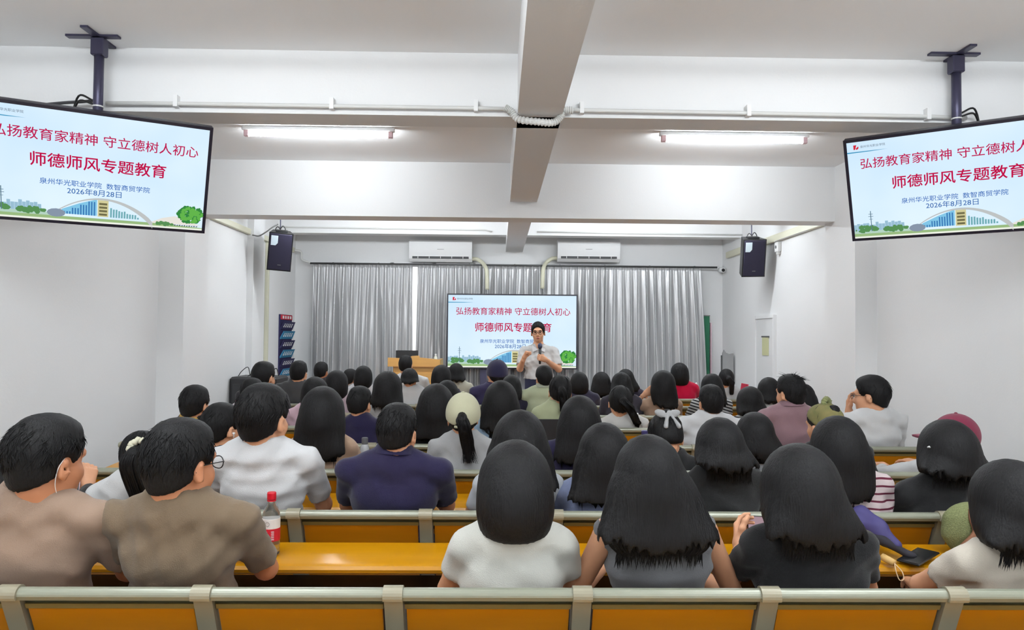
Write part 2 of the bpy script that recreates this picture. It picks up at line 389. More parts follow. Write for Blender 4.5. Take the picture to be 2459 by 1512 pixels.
# hanging screens
def hung_tv(cx, cy, cz, yaw, tilt, px, py, label, side):
    t = empty('television', (px, py, ZS)); tag(t, label, 'television', 'ceiling hung televisions')
    r = Vector((math.cos(yaw), math.sin(yaw), 0)); nrm = Vector((math.sin(yaw), -math.cos(yaw), 0))
    up = Vector((0, 0, 1)) * math.cos(tilt) + nrm * math.sin(tilt); fw = up.cross(r)      # +Y of the set points away from the viewer
    M = Matrix(((r.x, fw.x, up.x, cx - px), (r.y, fw.y, up.y, cy - py), (r.z, fw.z, up.z, cz - ZS), (0, 0, 0, 1)))
    before = set(t.children); television(t, 1.10, .0175)
    for ch in list(t.children):
        if ch not in before: ch.matrix_basis = M @ ch.matrix_basis
    zb = cz - ZS + .25
    bx, by = 0, .02
    MB().tube([(bx, by, -.01), (bx, by, zb - .1)], .026, 14).build('pole', STEEL, t, True)
    MB().box((-.036, -.012, -.11), (.036, .052, -.01), bev=.006).build('pole_clamp', STEEL, t)
    MB().box((-.17, -.02, -.012), (.12, .02, 0)).box((-.02, -.14, -.012), (.02, .16, 0)).build('ceiling_plate', STEEL, t)
    MB().box((-.15, .03, -.16), (.15, .05, .16), M).build('wall_bracket', STEEL, t)
    MB().tube(bez([(bx, by, zb - .08), M @ Vector((0, .06, .05)), M @ Vector((0, .045, -.05))], 4), .022, 10).build('bracket_arm', STEEL, t, True)
    for k in range(2):
        pts = [(bx + side * .03, by + .01 * k, zb + .14 + .02 * k), (bx + side * .12, by + .02, zb + .16 + .03 * k), (bx + side * .17, by + .06, zb + .06), (bx + side * .12, by + .09, zb - .05)]
        MB().tube(bez(pts, 6), .006, 6).build('cable', BLACK, t, True)
    MB().tube([(bx, by, zb + .12), (bx, by, zb + .128)], .029, 14).build('cable_tie', PIPE, t)
hung_tv(-2.222, 4.064, 2.415, .493, .518, -2.265, 4.10, 'wide television hanging from a ceiling pole above the left side of the audience', -1)
hung_tv(2.631, 4.16, 2.433, -.618, .499, 2.66, 4.16, 'wide television hanging from a ceiling pole above the right side of the audience', 1)

# ------------------------------------------------------------------ pipes and conduits on the beams
def conduit(name, pts, r, m, label, clips=(), cat='pipe', group=None, n=8, curve=False):
    t = empty(name, pts[0]); tag(t, label, cat, group); o = Vector(pts[0])
    P = [Vector(p) - o for p in pts]
    MB().tube(bez(P, 6) if curve else P, r, n).build('pipe', m, t, True)
    for c_ in clips:
        q = Vector(c_) - o; MB().box((q.x - .012, q.y - r - .004, q.z - r - .006), (q.x + .012, q.y + .03, q.z + r + .035)).build('clip', WHITEP, t)
    return t
dA = 4.245
def pl(seq, d): return [PY(u, v, d) for u, v in seq]
conduit('conduit_pipe', pl([(255, 248), (423, 249), (797, 255), (1143, 260), (1222, 262)], dA), .013, PIPE, 'white conduit pipe along the first beam left of the middle beam', pl([(423, 249), (797, 255), (1143, 260)], dA), group='conduits on the first beam')
conduit('conduit_pipe', pl([(1370, 264), (1397, 265), (1797, 272), (2228, 280), (2320, 283)], dA), .013, PIPE, 'white conduit pipe along the first beam right of the middle beam', pl([(1397, 265), (1797, 272), (2228, 280)], dA), group='conduits on the first beam')
# corrugated hose looping under the middle beam
hp = bez(pl([(1212, 258), (1228, 268), (1245, 286), (1290, 292), (1328, 294), (1346, 281), (1352, 266), (1376, 264)], 4.225), 10)
rr = [.020 + (.0035 if i % 2 else -.0025) for i in range(len(hp))]
t = empty('corrugated_hose', hp[0]); tag(t, 'white corrugated hose looping under the long middle beam', 'hose')
MB().tube([p - hp[0] for p in hp], rr, 12).build('hose', PIPE, t)
# small loose cables behind the left screen
tag(MB().tube(bez(pl([(238, 240), (200, 244), (150, 247), (60, 256)], 4.2), 6), .009, 6).build('cable_bundle', mat('dark_cable', (60, 60, 64), .5), None, True), 'dark cable bundle running left behind the left hanging television', 'cable')
conduit('thin_conduit', pl([(628, 543), (700, 545), (900, 548), (1165, 552), (1180, 556)], 10.28), .011, PIPE, 'thin white conduit on the far beam between left loudspeaker and middle beam', group='conduits on the far beam')
conduit('thin_conduit', pl([(1290, 556), (1500, 560), (1800, 564)], 10.28), .011, PIPE, 'thin white conduit on the far beam between middle beam and right loudspeaker', group='conduits on the far beam')
# trunking on the side walls
def trunk(name, p, q, h, label, wall):
    """straight rectangular trunking between two wall points"""
    p = Vector(p); q = Vector(q); dpt = .045
    x0, x1 = (XL, XL + dpt) if wall == 'L' else (XR - dpt, XR)
    mb = MB()
    if abs(p.z - q.z) > abs(p.y - q.y): mb.box((x0, p.y - h / 2, min(p.z, q.z)), (x1, p.y + h / 2, max(p.z, q.z)), bev=.006)
    else: mb.box((x0, min(p.y, q.y), p.z - h / 2), (x1, max(p.y, q.y), p.z + h / 2), bev=.006)
    o = mb.build(name, TRUNK); tag(o, label, 'trunking'); return o
zl = PX(640, 575, XL)[2]; zr = PX(1752, 612, XR)[2]
trunk('cable_trunking', (XL, 7.28, zl), (XL, 11.0, zl), .07, 'cream cable trunking running along the top of the left wall', 'L')
py_ = PX(637, 700, XL)[1]
trunk('cable_trunking', (XL, py_, .1), (XL, py_, zl - .035), .06, 'cream vertical cable trunking down the left wall', 'L')
trunk('cable_trunking', (XR, 7.21, zr), (XR, 10.9, zr), .09, 'cream cable trunking running along the top of the right wall', 'R')
# sagging pipe above the right trunking
tag(MB().tube(pl([(1990, 536), (1930, 556), (1860, 580)], 8.0), .008, 6).build('signal_cable', PIPE, None, True), 'thin white cable above the trunking on the right wall', 'cable')
tag(MB().tube(bez([(XL + .05, 10.95, zl), (XL + .12, 11.05, zl - .02), tuple(PY(725, 622, 11.05)), tuple(PY(745, 631, 11.05))], 6), .018, 8).build('elbow_hose', PIPE, None, True), 'white hose bending from the left trunking to the curtain rail', 'hose')

# ------------------------------------------------------------------ loudspeakers
SPK = mat('speaker_grille_cloth', (30, 26, 50), .75, noise=.15, nscale=200); STK = mat('silver_sticker', (206, 220, 228), .4)
def speaker(u, v, d, yaw, roll, label, label_cable):
    p = PY(u, v, d); t = empty('loudspeaker', tuple(p), yaw); tag(t, label, 'loudspeaker', 'hung loudspeakers')
    w, h, dp = .142, .235, .26
    poly = [(-w, 0), (w, 0), (w * .72, dp), (-w * .72, dp)]
    R_ = Matrix.Rotation(roll, 4, 'Y') @ Matrix.Rotation(.27, 4, 'X')
    MB().prism(poly, 'z', -h, h, R_).build('cabinet', BLACK, t)
    MB().box((-w + .012, -.012, -h + .012), (w - .012, 0, h - .012), R_, bev=.006).build('grille', SPK, t)
    st = MB(); st.prism([(-.115, .20), (-.115, .08), (-.06, .08), (-.035, .11), (-.035, .20)], 'y', -.0135, -.012, R_); st.build('sticker', STK, t)
    MB().box((-.02, -.015, -.165), (.02, -.011, -.155), R_).build('badge', GREYMET, t)
    MB().box((-.07, .06, h), (.07, .16, h + .02), R_).build('top_bracket', BLACK, t)
    hz = ZS - p[2]
    MB().tube([R_ @ Vector((0, .11, h + .01)), (0, .11, h + .06), (0, .11, hz)], .007, 8).build('hanging_rod', STEEL, t, True)
    MB().tube(bez([(0, .10, h + .06), (.03, .09, h + .10), (.06, .1, h + .06), (.02, .08, h + .03), (-.03, .1, h + .09), (-.06, .1, h + .04), (-.01, .09, h + .02)], 5), .006, 6).build('bracket_loop', BLACK, t, True)
    return t
speaker(672.5, 605, 9.0, .30, .06, 'black loudspeaker hanging near the left wall with a silver sticker', '')
speaker(1811, 620, 9.0, -.06, -.02, 'black loudspeaker hanging near the right wall with a silver sticker', '')
tag(MB().tube(bez(pl([(668, 538), (655, 545), (640, 556), (622, 566), (606, 564)], 9.02), 6), .008, 6).build('speaker_cable', mat('grey_cable', (110, 110, 108), .5), None, True), 'grey cable drooping from the left loudspeaker to the wall', 'cable')

# ------------------------------------------------------------------ air conditioners
ACV = mat('dark_vent', (52, 52, 54), .5)
def aircon(u0, u1, v0, v1, side, label, plabel):
    a = PY(u0, v0, 10.95); b = PY(u1, v1, 10.95); w = (b[0] - a[0]) / 2; h = a[2] - b[2]
    t = empty('air_conditioner', ((a[0] + b[0]) / 2, YF, b[2])); tag(t, label, 'air conditioner', 'wall air conditioners')
    d = .22; prof = [(-.0, .02), (-.0, h), (-.18, h), (-.215, h - .03), (-d, .09), (-.205, .045), (-.15, .0)]
    MB().prism([(y, z) for y, z in prof][::-1], 'x', -w, w).build('housing', WHITEP, t)
    autosmooth(t.children[-1], 30)
    lo = MB(); lo.box((-w + .05, -.222, .045), (w - .05, -.19, .085)); lo.build('air_outlet', ACV, t)
    MB().box((-w + .05, -.226, .078), (w - .05, -.2, .088)).build('louvre', WHITEP, t)
    for k in range(5): MB().box((-w + .05 + (2 * w - .1) * (k + .5) / 5 - .004, -.224, .047), (-w + .05 + (2 * w - .1) * (k + .5) / 5 + .004, -.21, .08)).build('outlet_fin', WHITEP, t)
    MB().box((-.05, -.2225, h * .55), (.05, -.2195, h * .55 + .008)).build('brand_strip', GREYMET, t)
    s = side
    pts = [(s * w * .98, -.08, .06), (s * (w + .08), -.10, .05), (s * (w + .17), -.16, -.02), (s * (w + .22), -.30, -.12), (s * (w + .23), -.33, -.24), (s * (w + .235), -.30, -.42)]
    MB().tube(bez(pts, 6), .03, 10).build('wrapped_pipe', mat('pipe_wrap', (226, 224, 200), .6), t, True)
aircon(982, 1133, 574, 628, 1, 'white wall air conditioner left of the middle beam', '')
aircon(1340, 1490, 574, 628, -1, 'white wall air conditioner right of the middle beam', '')

# ------------------------------------------------------------------ curtains
CURT = mat('silver_satin_curtain', (200, 200, 201), .33, .45, noise=.10, nscale=6, stretch=(1, 1, .06), spec=.6)
rz_ = PY(1240, 637, 11.05)[2]
rail_ = empty('curtain_rail', (PY(745, 629, 11.05)[0], 11.05, rz_)); tag(rail_, 'dark curtain rail across the front wall below the air conditioners', 'rail')
Lr = PY(1722, 641, 11.05)[0] - PY(745, 629, 11.05)[0]
MB().tube([(0, 0, 0), (Lr, 0, 0)], .016, 10).build('rod', mat('rail_grey', (92, 92, 92), .4, .5), rail_, True)
for k in range(9): MB().box((Lr * (k + .5) / 9 - .01, 0, -.015), (Lr * (k + .5) / 9 + .01, YF - 11.05 - .001, .02)).build('rail_bracket', GREYMET, rail_)
def curtain(u0, u1, n, seed, label, ub=None):
    x0 = PY(u0, 640, 11.0)[0]; x1 = PY(u1, 640, 11.0)[0]; r = random.Random(seed)
    ub0, ub1 = ub if ub else (x0 + .004, x1 - .004)
    z1, z0 = rz_ - .02, .04; nz_, per = 20, 14; nx = n * per
    ph = [r.uniform(-.6, .6) for _ in range(n + 2)]; am = [r.uniform(.6, 1.25) for _ in range(n + 2)]; sl = [r.uniform(-1, 1) for _ in range(n + 2)]
    V = []; Fc = []
    for j in range(nz_ + 1):
        f = j / nz_; f = f ** 1.3; z = z1 + (z0 - z1) * f
        for i in range(nx + 1):
            s = i / per; k = int(min(s, n - 1)); q = s - k
            A = am[k] * (1 - q) + am[k + 1] * q; phs = (ph[k] * (1 - q) + ph[k + 1] * q); slv = sl[k] * (1 - q) + sl[k + 1] * q
            t = i / nx + slv * .25 / n * math.sin(2.2 * f) * (1 if 0 < i < nx else 0)
            x = (x0 + (x1 - x0) * t) * (1 - f) + (ub0 + (ub1 - ub0) * t) * f
            w = math.sin(2 * math.pi * s + phs * f * 2)
            pinch = .020 * math.exp(-((q - .25) / .10) ** 2) * max(0, 1 - f * 6)
            y = 11.0 + .052 * A * w * (.45 + .55 * min(1, f * 4)) + .014 * math.sin(4 * math.pi * s + 3 * f + seed) - pinch
            V.append((x - x0, y - 11.0, z))
        if j:
            b = (j - 1) * (nx + 1)
            for i in range(nx): Fc.append((b + i, b + i + nx + 1, b + i + nx + 2, b + i + 1))
    o = link('curtain', mesh_from('curtain', V, np.array(Fc), True), CURT, None, (x0, 11.0, 0))
    md = o.modifiers.new('thick', 'SOLIDIFY'); md.thickness = .004
    tag(o, label, 'curtain', 'silver pleated curtains'); return o
curtain(752, 991, 12, 1, 'leftmost silver pleated curtain left of the bright window gap')
curtain(1003, 1158, 8, 2, 'silver pleated curtain hanging under the left air conditioner')
curtain(1160, 1302, 8, 3, 'silver pleated curtain above the middle of the front television')
curtain(1304, 1452, 8, 4, 'silver pleated curtain hanging under the right air conditioner')
curtain(1454, 1683, 12, 5, 'rightmost silver pleated curtain beside the green board', (PY(1455, 640, 11)[0], PY(1700, 640, 11)[0]))

# ------------------------------------------------------------------ things at the front
# lectern with monitor
LECW = mat('light_oak_veneer', (204, 152, 82), .4, noise=.1, nscale=4, stretch=(1, 1, 8))
a = PY(932, 862, 10.0); b = PY(1060, 870, 10.0); W = b[0] - a[0]
lec = empty('lectern', ((a[0] + b[0]) / 2, 10.0, 0)); tag(lec, 'light wooden lectern with a curved top edge left of the front television', 'lectern')
zt = PY(1000, 880, 10.0)[2]
MB().box((-W / 2 + .07, 0, .0), (W / 2 - .01, .55, zt), bev=.008).build('body', LECW, lec)
wav = [(-W / 2, zt), (W / 2 - .02, zt), (W / 2 - .02, zt + .10), (W / 2 - .14, zt + .11), (W / 2 - .30, zt + .125), (.06, zt + .15), (-.04, zt + .145), (-.10, zt + .11), (-W / 2, zt + .12)]
MB().prism(wav, 'y', -.03, .04).build('top_panel', LECW, lec); [MB().box((q * (W / 2 - .03) - .015, .04, zt), (q * (W / 2 - .03) + .015, .5, zt + .1)).build('side_cheek', LECW, lec) for q in (-1, 1)]
MB().box((-W / 2 + .07, -.034, zt - .01), (W / 2 - .02, 0, zt + .004)).build('edge_strip', mat('dark_oak', (150, 100, 48), .5), lec)
for k in range(2): MB().box((-W / 2 + .1 + k * (W / 2 - .06), -.012, .12), (-W / 2 + .1 + (k + 1) * (W / 2 - .06) - .015, 0, zt - .08), bev=.004).build('door', LECW, lec)
mo = empty('monitor', (PY(977, 862, 10.25)[0], 10.25, zt + .106)); tag(mo, 'black computer monitor standing on the lectern', 'monitor')
MB().box((-.155, 0, -.05), (.155, .03, PY(977, 841, 10.25)[2] - zt - .106), bev=.005).build('casing', BLACK, mo); MB().box((-.03, .03, -.1), (.03, .06, .05)).build('neck', BLACK, mo)
MB().box((-.1, -.02, -.105), (.1, .12, -.092)).build('foot', BLACK, mo)
bt = empty('water_bottle', (PY(1046, 865, 10.15)[0] , 10.15, zt + .032)); tag(bt, 'small pale bottle at the right end of the lectern', 'bottle')
MB().lathe([(.022, -.03), (.024, -.02), (.024, .09), (.012, .115), (.012, .125)], 14).build('bottle_body', mat('pale_bottle', (226, 230, 214), .3), bt, True)
MB().lathe([(.014, .123), (.014, .14), (.0135, .141)], 12).build('bottle_cap', WHITEP, bt)

# phone pocket organiser on the left wall
NAVY = mat('navy_pocket_fabric', (44, 40, 84), .8); TEAL = mat('teal_pocket_fabric', (52, 130, 170), .8); REDF = mat('red_header_fabric', (196, 40, 62), .8)
oy0 = PX(668, 830, XL)[1]; oy1 = PX(697, 830, XL)[1]; zt = PX(682, 755, XL)[2]; zb = PX(682, 903, XL)[2]
og = empty('wall_pocket_organiser', (XL, (oy0 + oy1) / 2, zb)); tag(og, 'navy and teal pocket organiser with a red header hanging on the left wall', 'organiser')
hw = (oy1 - oy0) / 2; H = zt - zb
MB().box((0, -hw, 0), (.02, hw, H), bev=.004).build('backing', NAVY, og)
MB().box((.02, -hw + .02, H - .075), (.03, hw - .02, H - .005), bev=.003).build('header', REDF, og)
strokes = MB()
for k in range(4): strokes.box((.0302, -hw + .09 + .12 * k, H - .06), (.0312, -hw + .16 + .12 * k, H - .02))
strokes.build('header_lettering', WHITEP, og)
ph_ = (H - .09) / 6
for i in range(6):
    z0 = H - .085 - (i + 1) * ph_
    pk = MB().prism([(.02, z0), (.03, z0), (.075, z0 + ph_ * .86), (.07, z0 + ph_ * .86), (.02, z0 + .02)], 'y', -hw + .01, hw - .01).build('pocket', TEAL if i % 2 else NAVY, og)
    lt_ = MB()
    for k in range(5):
        yk = -hw + .07 + k * (2 * hw - .14) / 5
        for q in range(3):
            z_ = z0 + ph_ * (.28 + .14 * q); xx = .031 + .045 * ((z_ - z0) / (ph_ * .86)) 
            lt_.box((xx - .003, yk + .008 * q, z_), (xx + .003, yk + .05 + .006 * q, z_ + .011))
        lt_.box((.047, yk + .02, z0 + ph_ * .25), (.052, yk + .03, z0 + ph_ * .62))
    lt_.build('pocket_lettering', WHITEP, pk)
# black cabinet with cables
cb = empty('equipment_cabinet', (-2.83, 8.75, 0)); tag(cb, 'black equipment cabinet with loose cables on top near the left wall', 'cabinet')
MB().box((-.27, -.25, .04), (.27, .25, 1.02), bev=.025).build('body', mat('black_cabinet', (40, 40, 42), .5), cb)
MB().box((-.23, -.262, .1), (.23, -.25, .94), bev=.004).build('door', mat('black_cabinet_door', (48, 48, 50), .45), cb)
for sx in (-1, 1):
    for sy in (-1, 1): MB().lathe([(.025, 0), (.025, .045)], 10, (sx * .2, sy * .18, 0)).build('castor', BLACK, cb)
for k in range(4):
    r_ = random.Random(k); x = -.2 + .11 * k
    tag(MB().tube(bez([(-2.83 + x, 8.6, 1.025), (-2.83 + x + .04, 8.6, 1.05 + .04 * r_.random()), (-2.83 + x + .1, 8.63, 1.09 + .05 * r_.random()), (-2.83 + x + .13, 8.62, 1.03)], 6), .005, 6).build('loose_cable', BLACK, None, True), ['leftmost', 'second', 'third', 'rightmost'][k] + ' loose black cable lying on the black equipment cabinet', 'cable', 'loose cables on the cabinet')
gb = empty('metal_bin', tuple((PY(681, 903, 10.1)[0], 10.1, 0))); tag(gb, 'grey metal floor bin below the pocket organiser', 'bin')
zt = PY(681, 905, 10.1)[2]
MB().box((-.09, -.09, 0), (.09, .12, zt - .06), bev=.006).build('body', GREYMET, gb); MB().box((-.1, -.1, zt - .06), (.1, .13, zt), bev=.008).build('lid', mat('mid_grey', (96, 96, 98), .5), gb)
MB().box((-.06, -.096, .1), (.06, -.088, zt - .1)).build('door', mat('dark_grey', (72, 72, 74), .5), gb)
# green board edge, grey panel, door, camera, junction box
gx0 = PY(1690, 800, 11.1)[0]; gx1 = PY(1702, 800, 11.1)[0]; zt = PY(1696, 759, 11.1)[2]
bd = empty('green_board', ((gx0 + gx1) / 2, 11.1, .75)); tag(bd, 'edge of a green chalkboard beside the rightmost curtain', 'board')
MB().box((-.045, -.02, 0), (.045, .09, zt - .75)).build('panel', mat('board_green', (34, 112, 78), .6), bd)
MB().box((.06, -.02, 0), (.075, .09, zt - .85)).build('edge_trim', mat('pink_trim', (226, 190, 202), .6), bd)
MB().box((-.05, -.03, zt - .75), (.05, .095, zt - .735)).build('top_frame', GREYMET, bd)
dy0 = PX(1865, 800, XR)[1]; dy1 = PX(1818, 800, XR)[1]; dz = PX(1840, 757, XR)[2]
d1 = empty('door_1', (XR, (dy0 + dy1) / 2, 0)); struct(d1, 'flush white door in the right wall')
hw = (dy1 - dy0) / 2
MB().box((-.025, -hw + .04, .01), (-.001, hw - .04, dz - .04)).build('door_leaf', mat('white_door', (224, 224, 224), .6), d1)
for lo, hi in (((-.04, -hw, 0), (0, -hw + .04, dz)), ((-.04, hw - .04, 0), (0, hw, dz)), ((-.038, -hw + .04, dz - .04), (0, hw - .04, dz))): MB().box(lo, hi).build('door_frame', WALL, d1)
ny0 = PX(1851, 830, XR)[1] - (dy0 + dy1) / 2; ny1 = PX(1836, 830, XR)[1] - (dy0 + dy1) / 2; nz1 = PX(1843, 810, XR)[2]; nz0 = PX(1843, 853, XR)[2]
MB().box((-.033, ny0, nz0), (-.026, ny1, nz1)).build('door_window', mat('yellowish_glass', (206, 206, 160), .3), d1)
MB().box((-.036, ny0 - .02, nz1), (-.026, ny1 + .02, nz1 + .02)).build('window_bead', GREYMET, d1)
MB().tube([(-.025, -hw + .1, .95), (-.07, -hw + .1, .95), (-.07, -hw + .2, .95)], .01, 8).build('door_handle', GREYMET, d1)
gx0 = PY(1735, 880, 10.6); gx1 = PY(1760, 880, 10.6)
gc = empty('grey_cloth_panel', (gx0[0], 10.6, 0)); tag(gc, 'grey sheet with a wavy top edge standing by the right front corner', 'panel')
zt = PY(1748, 848, 10.6)[2]; w_ = gx1[0] - gx0[0]
MB().prism([(0, 0), (w_, 0), (w_, zt), (w_ * .6, zt - .01), (w_ * .3, zt + .01), (w_ * .12, zt + .05), (0, zt)], 'y', -.02, .02).build('sheet', mat('grey_sheet', (150, 150, 150), .7), gc)
MB().box((-.01, .02, 0), (.02, .05, zt - .03)).box((w_ - .02, .02, 0), (w_ + .01, .05, zt - .03)).build('stand', GREYMET, gc)
p = PY(1745, 648, 11.05)
sc_ = empty('security_camera', (min(p[0], XR - .06), 11.05, p[2])); tag(sc_, 'small white security camera in the right front corner', 'camera')
MB().tube([(0, -.08, -.01), (0, .08, .01)], .04, 16).build('camera_body', WHITEP, sc_, True); MB().tube([(-.0, -.088, -.011), (0, -.07, -.009)], .025, 14).build('lens', BLACK, sc_, True)
MB().box((-.02, .06, -.01), (.02, .148, .07)).build('bracket', WHITEP, sc_)
p = PX(1867, 593, XR - .03)
jb = empty('junction_box', (XR, p[1], p[2])); tag(jb, 'small white junction box on the right wall behind the right loudspeaker', 'box')
MB().box((-.05, -.05, -.06), (0, .05, .06), bev=.008).build('box_body', WHITEP, jb); MB().tube([(-.055, 0, 0), (-.05, 0, 0)], .02, 12).build('knob', GREYMET, jb)
MB().box((-.04, -.03, -.09), (0, .02, -.06)).build('cable_gland', PIPE, jb)

# ------------------------------------------------------------------ lecture benches
PITCH, X0 = .525, -.285
KS = list(range(-4, 7)); ROWD = [2.05 + .9 * r for r in range(8)]
def lean_y(z): return (.82 - z) * .42
RAILZ = .80
me_post = MB()
me_post.prism([(lean_y(.80) - .012, .80), (lean_y(.45) - .012, .45), (lean_y(.45) + .03, .45), (lean_y(.80) + .03, .80)], 'x', -.026, .026)
capp = [(math.cos(a) * .026, RAILZ + math.sin(a) * .025) for a in np.linspace(-.5, math.pi + .5, 14)]
me_post.prism([(y + .006, z) for y, z in capp], 'x', -.027, .027)
me_post.box((-.022, lean_y(.45) - .01, .02), (.022, lean_y(.45) + .035, .46)); me_post.box((-.04, lean_y(.45) - .09, 0), (.04, lean_y(.45) + .12, .022))
me_post = me_post.mesh('post')
x0, x1 = X0 + PITCH * KS[0], X0 + PITCH * KS[-1]
railp = [(math.cos(a) * .019 + .006, RAILZ + math.sin(a) * .019) for a in np.linspace(-.1, math.pi + .1, 12)] + [(-.006, RAILZ - .014), (.020, RAILZ - .014)]
me_rail = MB().prism(railp, 'x', x0 - .04, x1 + .04).mesh('top_rail')
def lp(t, off): return (lean_y(RAILZ - t) + off, RAILZ - t)
me_strip = MB().prism([lp(.010, .008), lp(.036, .008), lp(.036, .02), lp(.010, .02)], 'x', x0, x1).mesh('recess_strip')
w = PITCH / 2 - .03
me_panel = MB().prism([lp(.046, .002), lp(.30, .002), lp(.30, .018), lp(.046, .018)], 'x', -w + .004, w - .004).mesh('backrest_panel')
me_pframe = MB().prism([lp(.032, -.002), lp(.047, -.002), lp(.047, .012), lp(.032, .012)], 'x', -w, w).mesh('panel_lip')
me_seat = MB().box((-w + .01, .16, .40), (w - .01, .53, .425), bev=.01).mesh('seat_panel')
dk = [(-.03, .700), (-.03, .672), (-.24, .655), (-.262, .652), (-.277, .660), (-.281, .672), (-.274, .684), (-.258, .690)]
me_desk = MB().prism(dk[::-1], 'x', x0 - .02, x1 + .02).mesh('desk_top')
me_brk = MB().prism([(-.2, .662), (-.2, .640), (lean_y(.60) - .01, .56), (lean_y(.67) - .01, .67)][::-1], 'x', -.018, .018).mesh('desk_bracket')
me_shade_board = MB().box((x0, -.13, .545), (x1, .02, .557)).mesh('shade_board')  # thin dark board added for the shaded area under the desk
ordn = ['nearest', 'second', 'third', 'fourth', 'fifth', 'sixth', 'seventh', 'frontmost']
def bench():
    t = empty('lecture_bench'); link('top_rail', me_rail, RAIL, t); link('recess_strip', me_strip, mat('olive_recess', (84, 84, 60), .5), t)
    autosmooth(t.children[0], 35)
    for k in KS:
        x = X0 + PITCH * k; o = link('post', me_post, POSTM, t, (x, 0, 0)); link('desk_bracket', me_brk, POSTM, t, (x, 0, 0))
        if k != KS[-1]:
            xm = x + PITCH / 2
            pn = link('backrest_panel', me_panel, WOOD, t, (xm, 0, 0)); link('panel_lip', me_pframe, mat('olive_lip', (122, 106, 60), .5), pn)
            link('seat_panel', me_seat, WOOD, t, (xm, 0, 0))
    o = link('desk_top', me_desk, DESKW, t); autosmooth(o, 35); link('shade_board', me_shade_board, DARKIN, t)
    return t
b0 = bench()
for r in range(8):
    t = b0 if r == 0 else copy_tree(b0)
    t.location = (0, ROWD[r], 0)
    tag(t, '%s row of amber wooden lecture benches with a grey rail' % ordn[r], 'bench', 'rows of lecture benches')

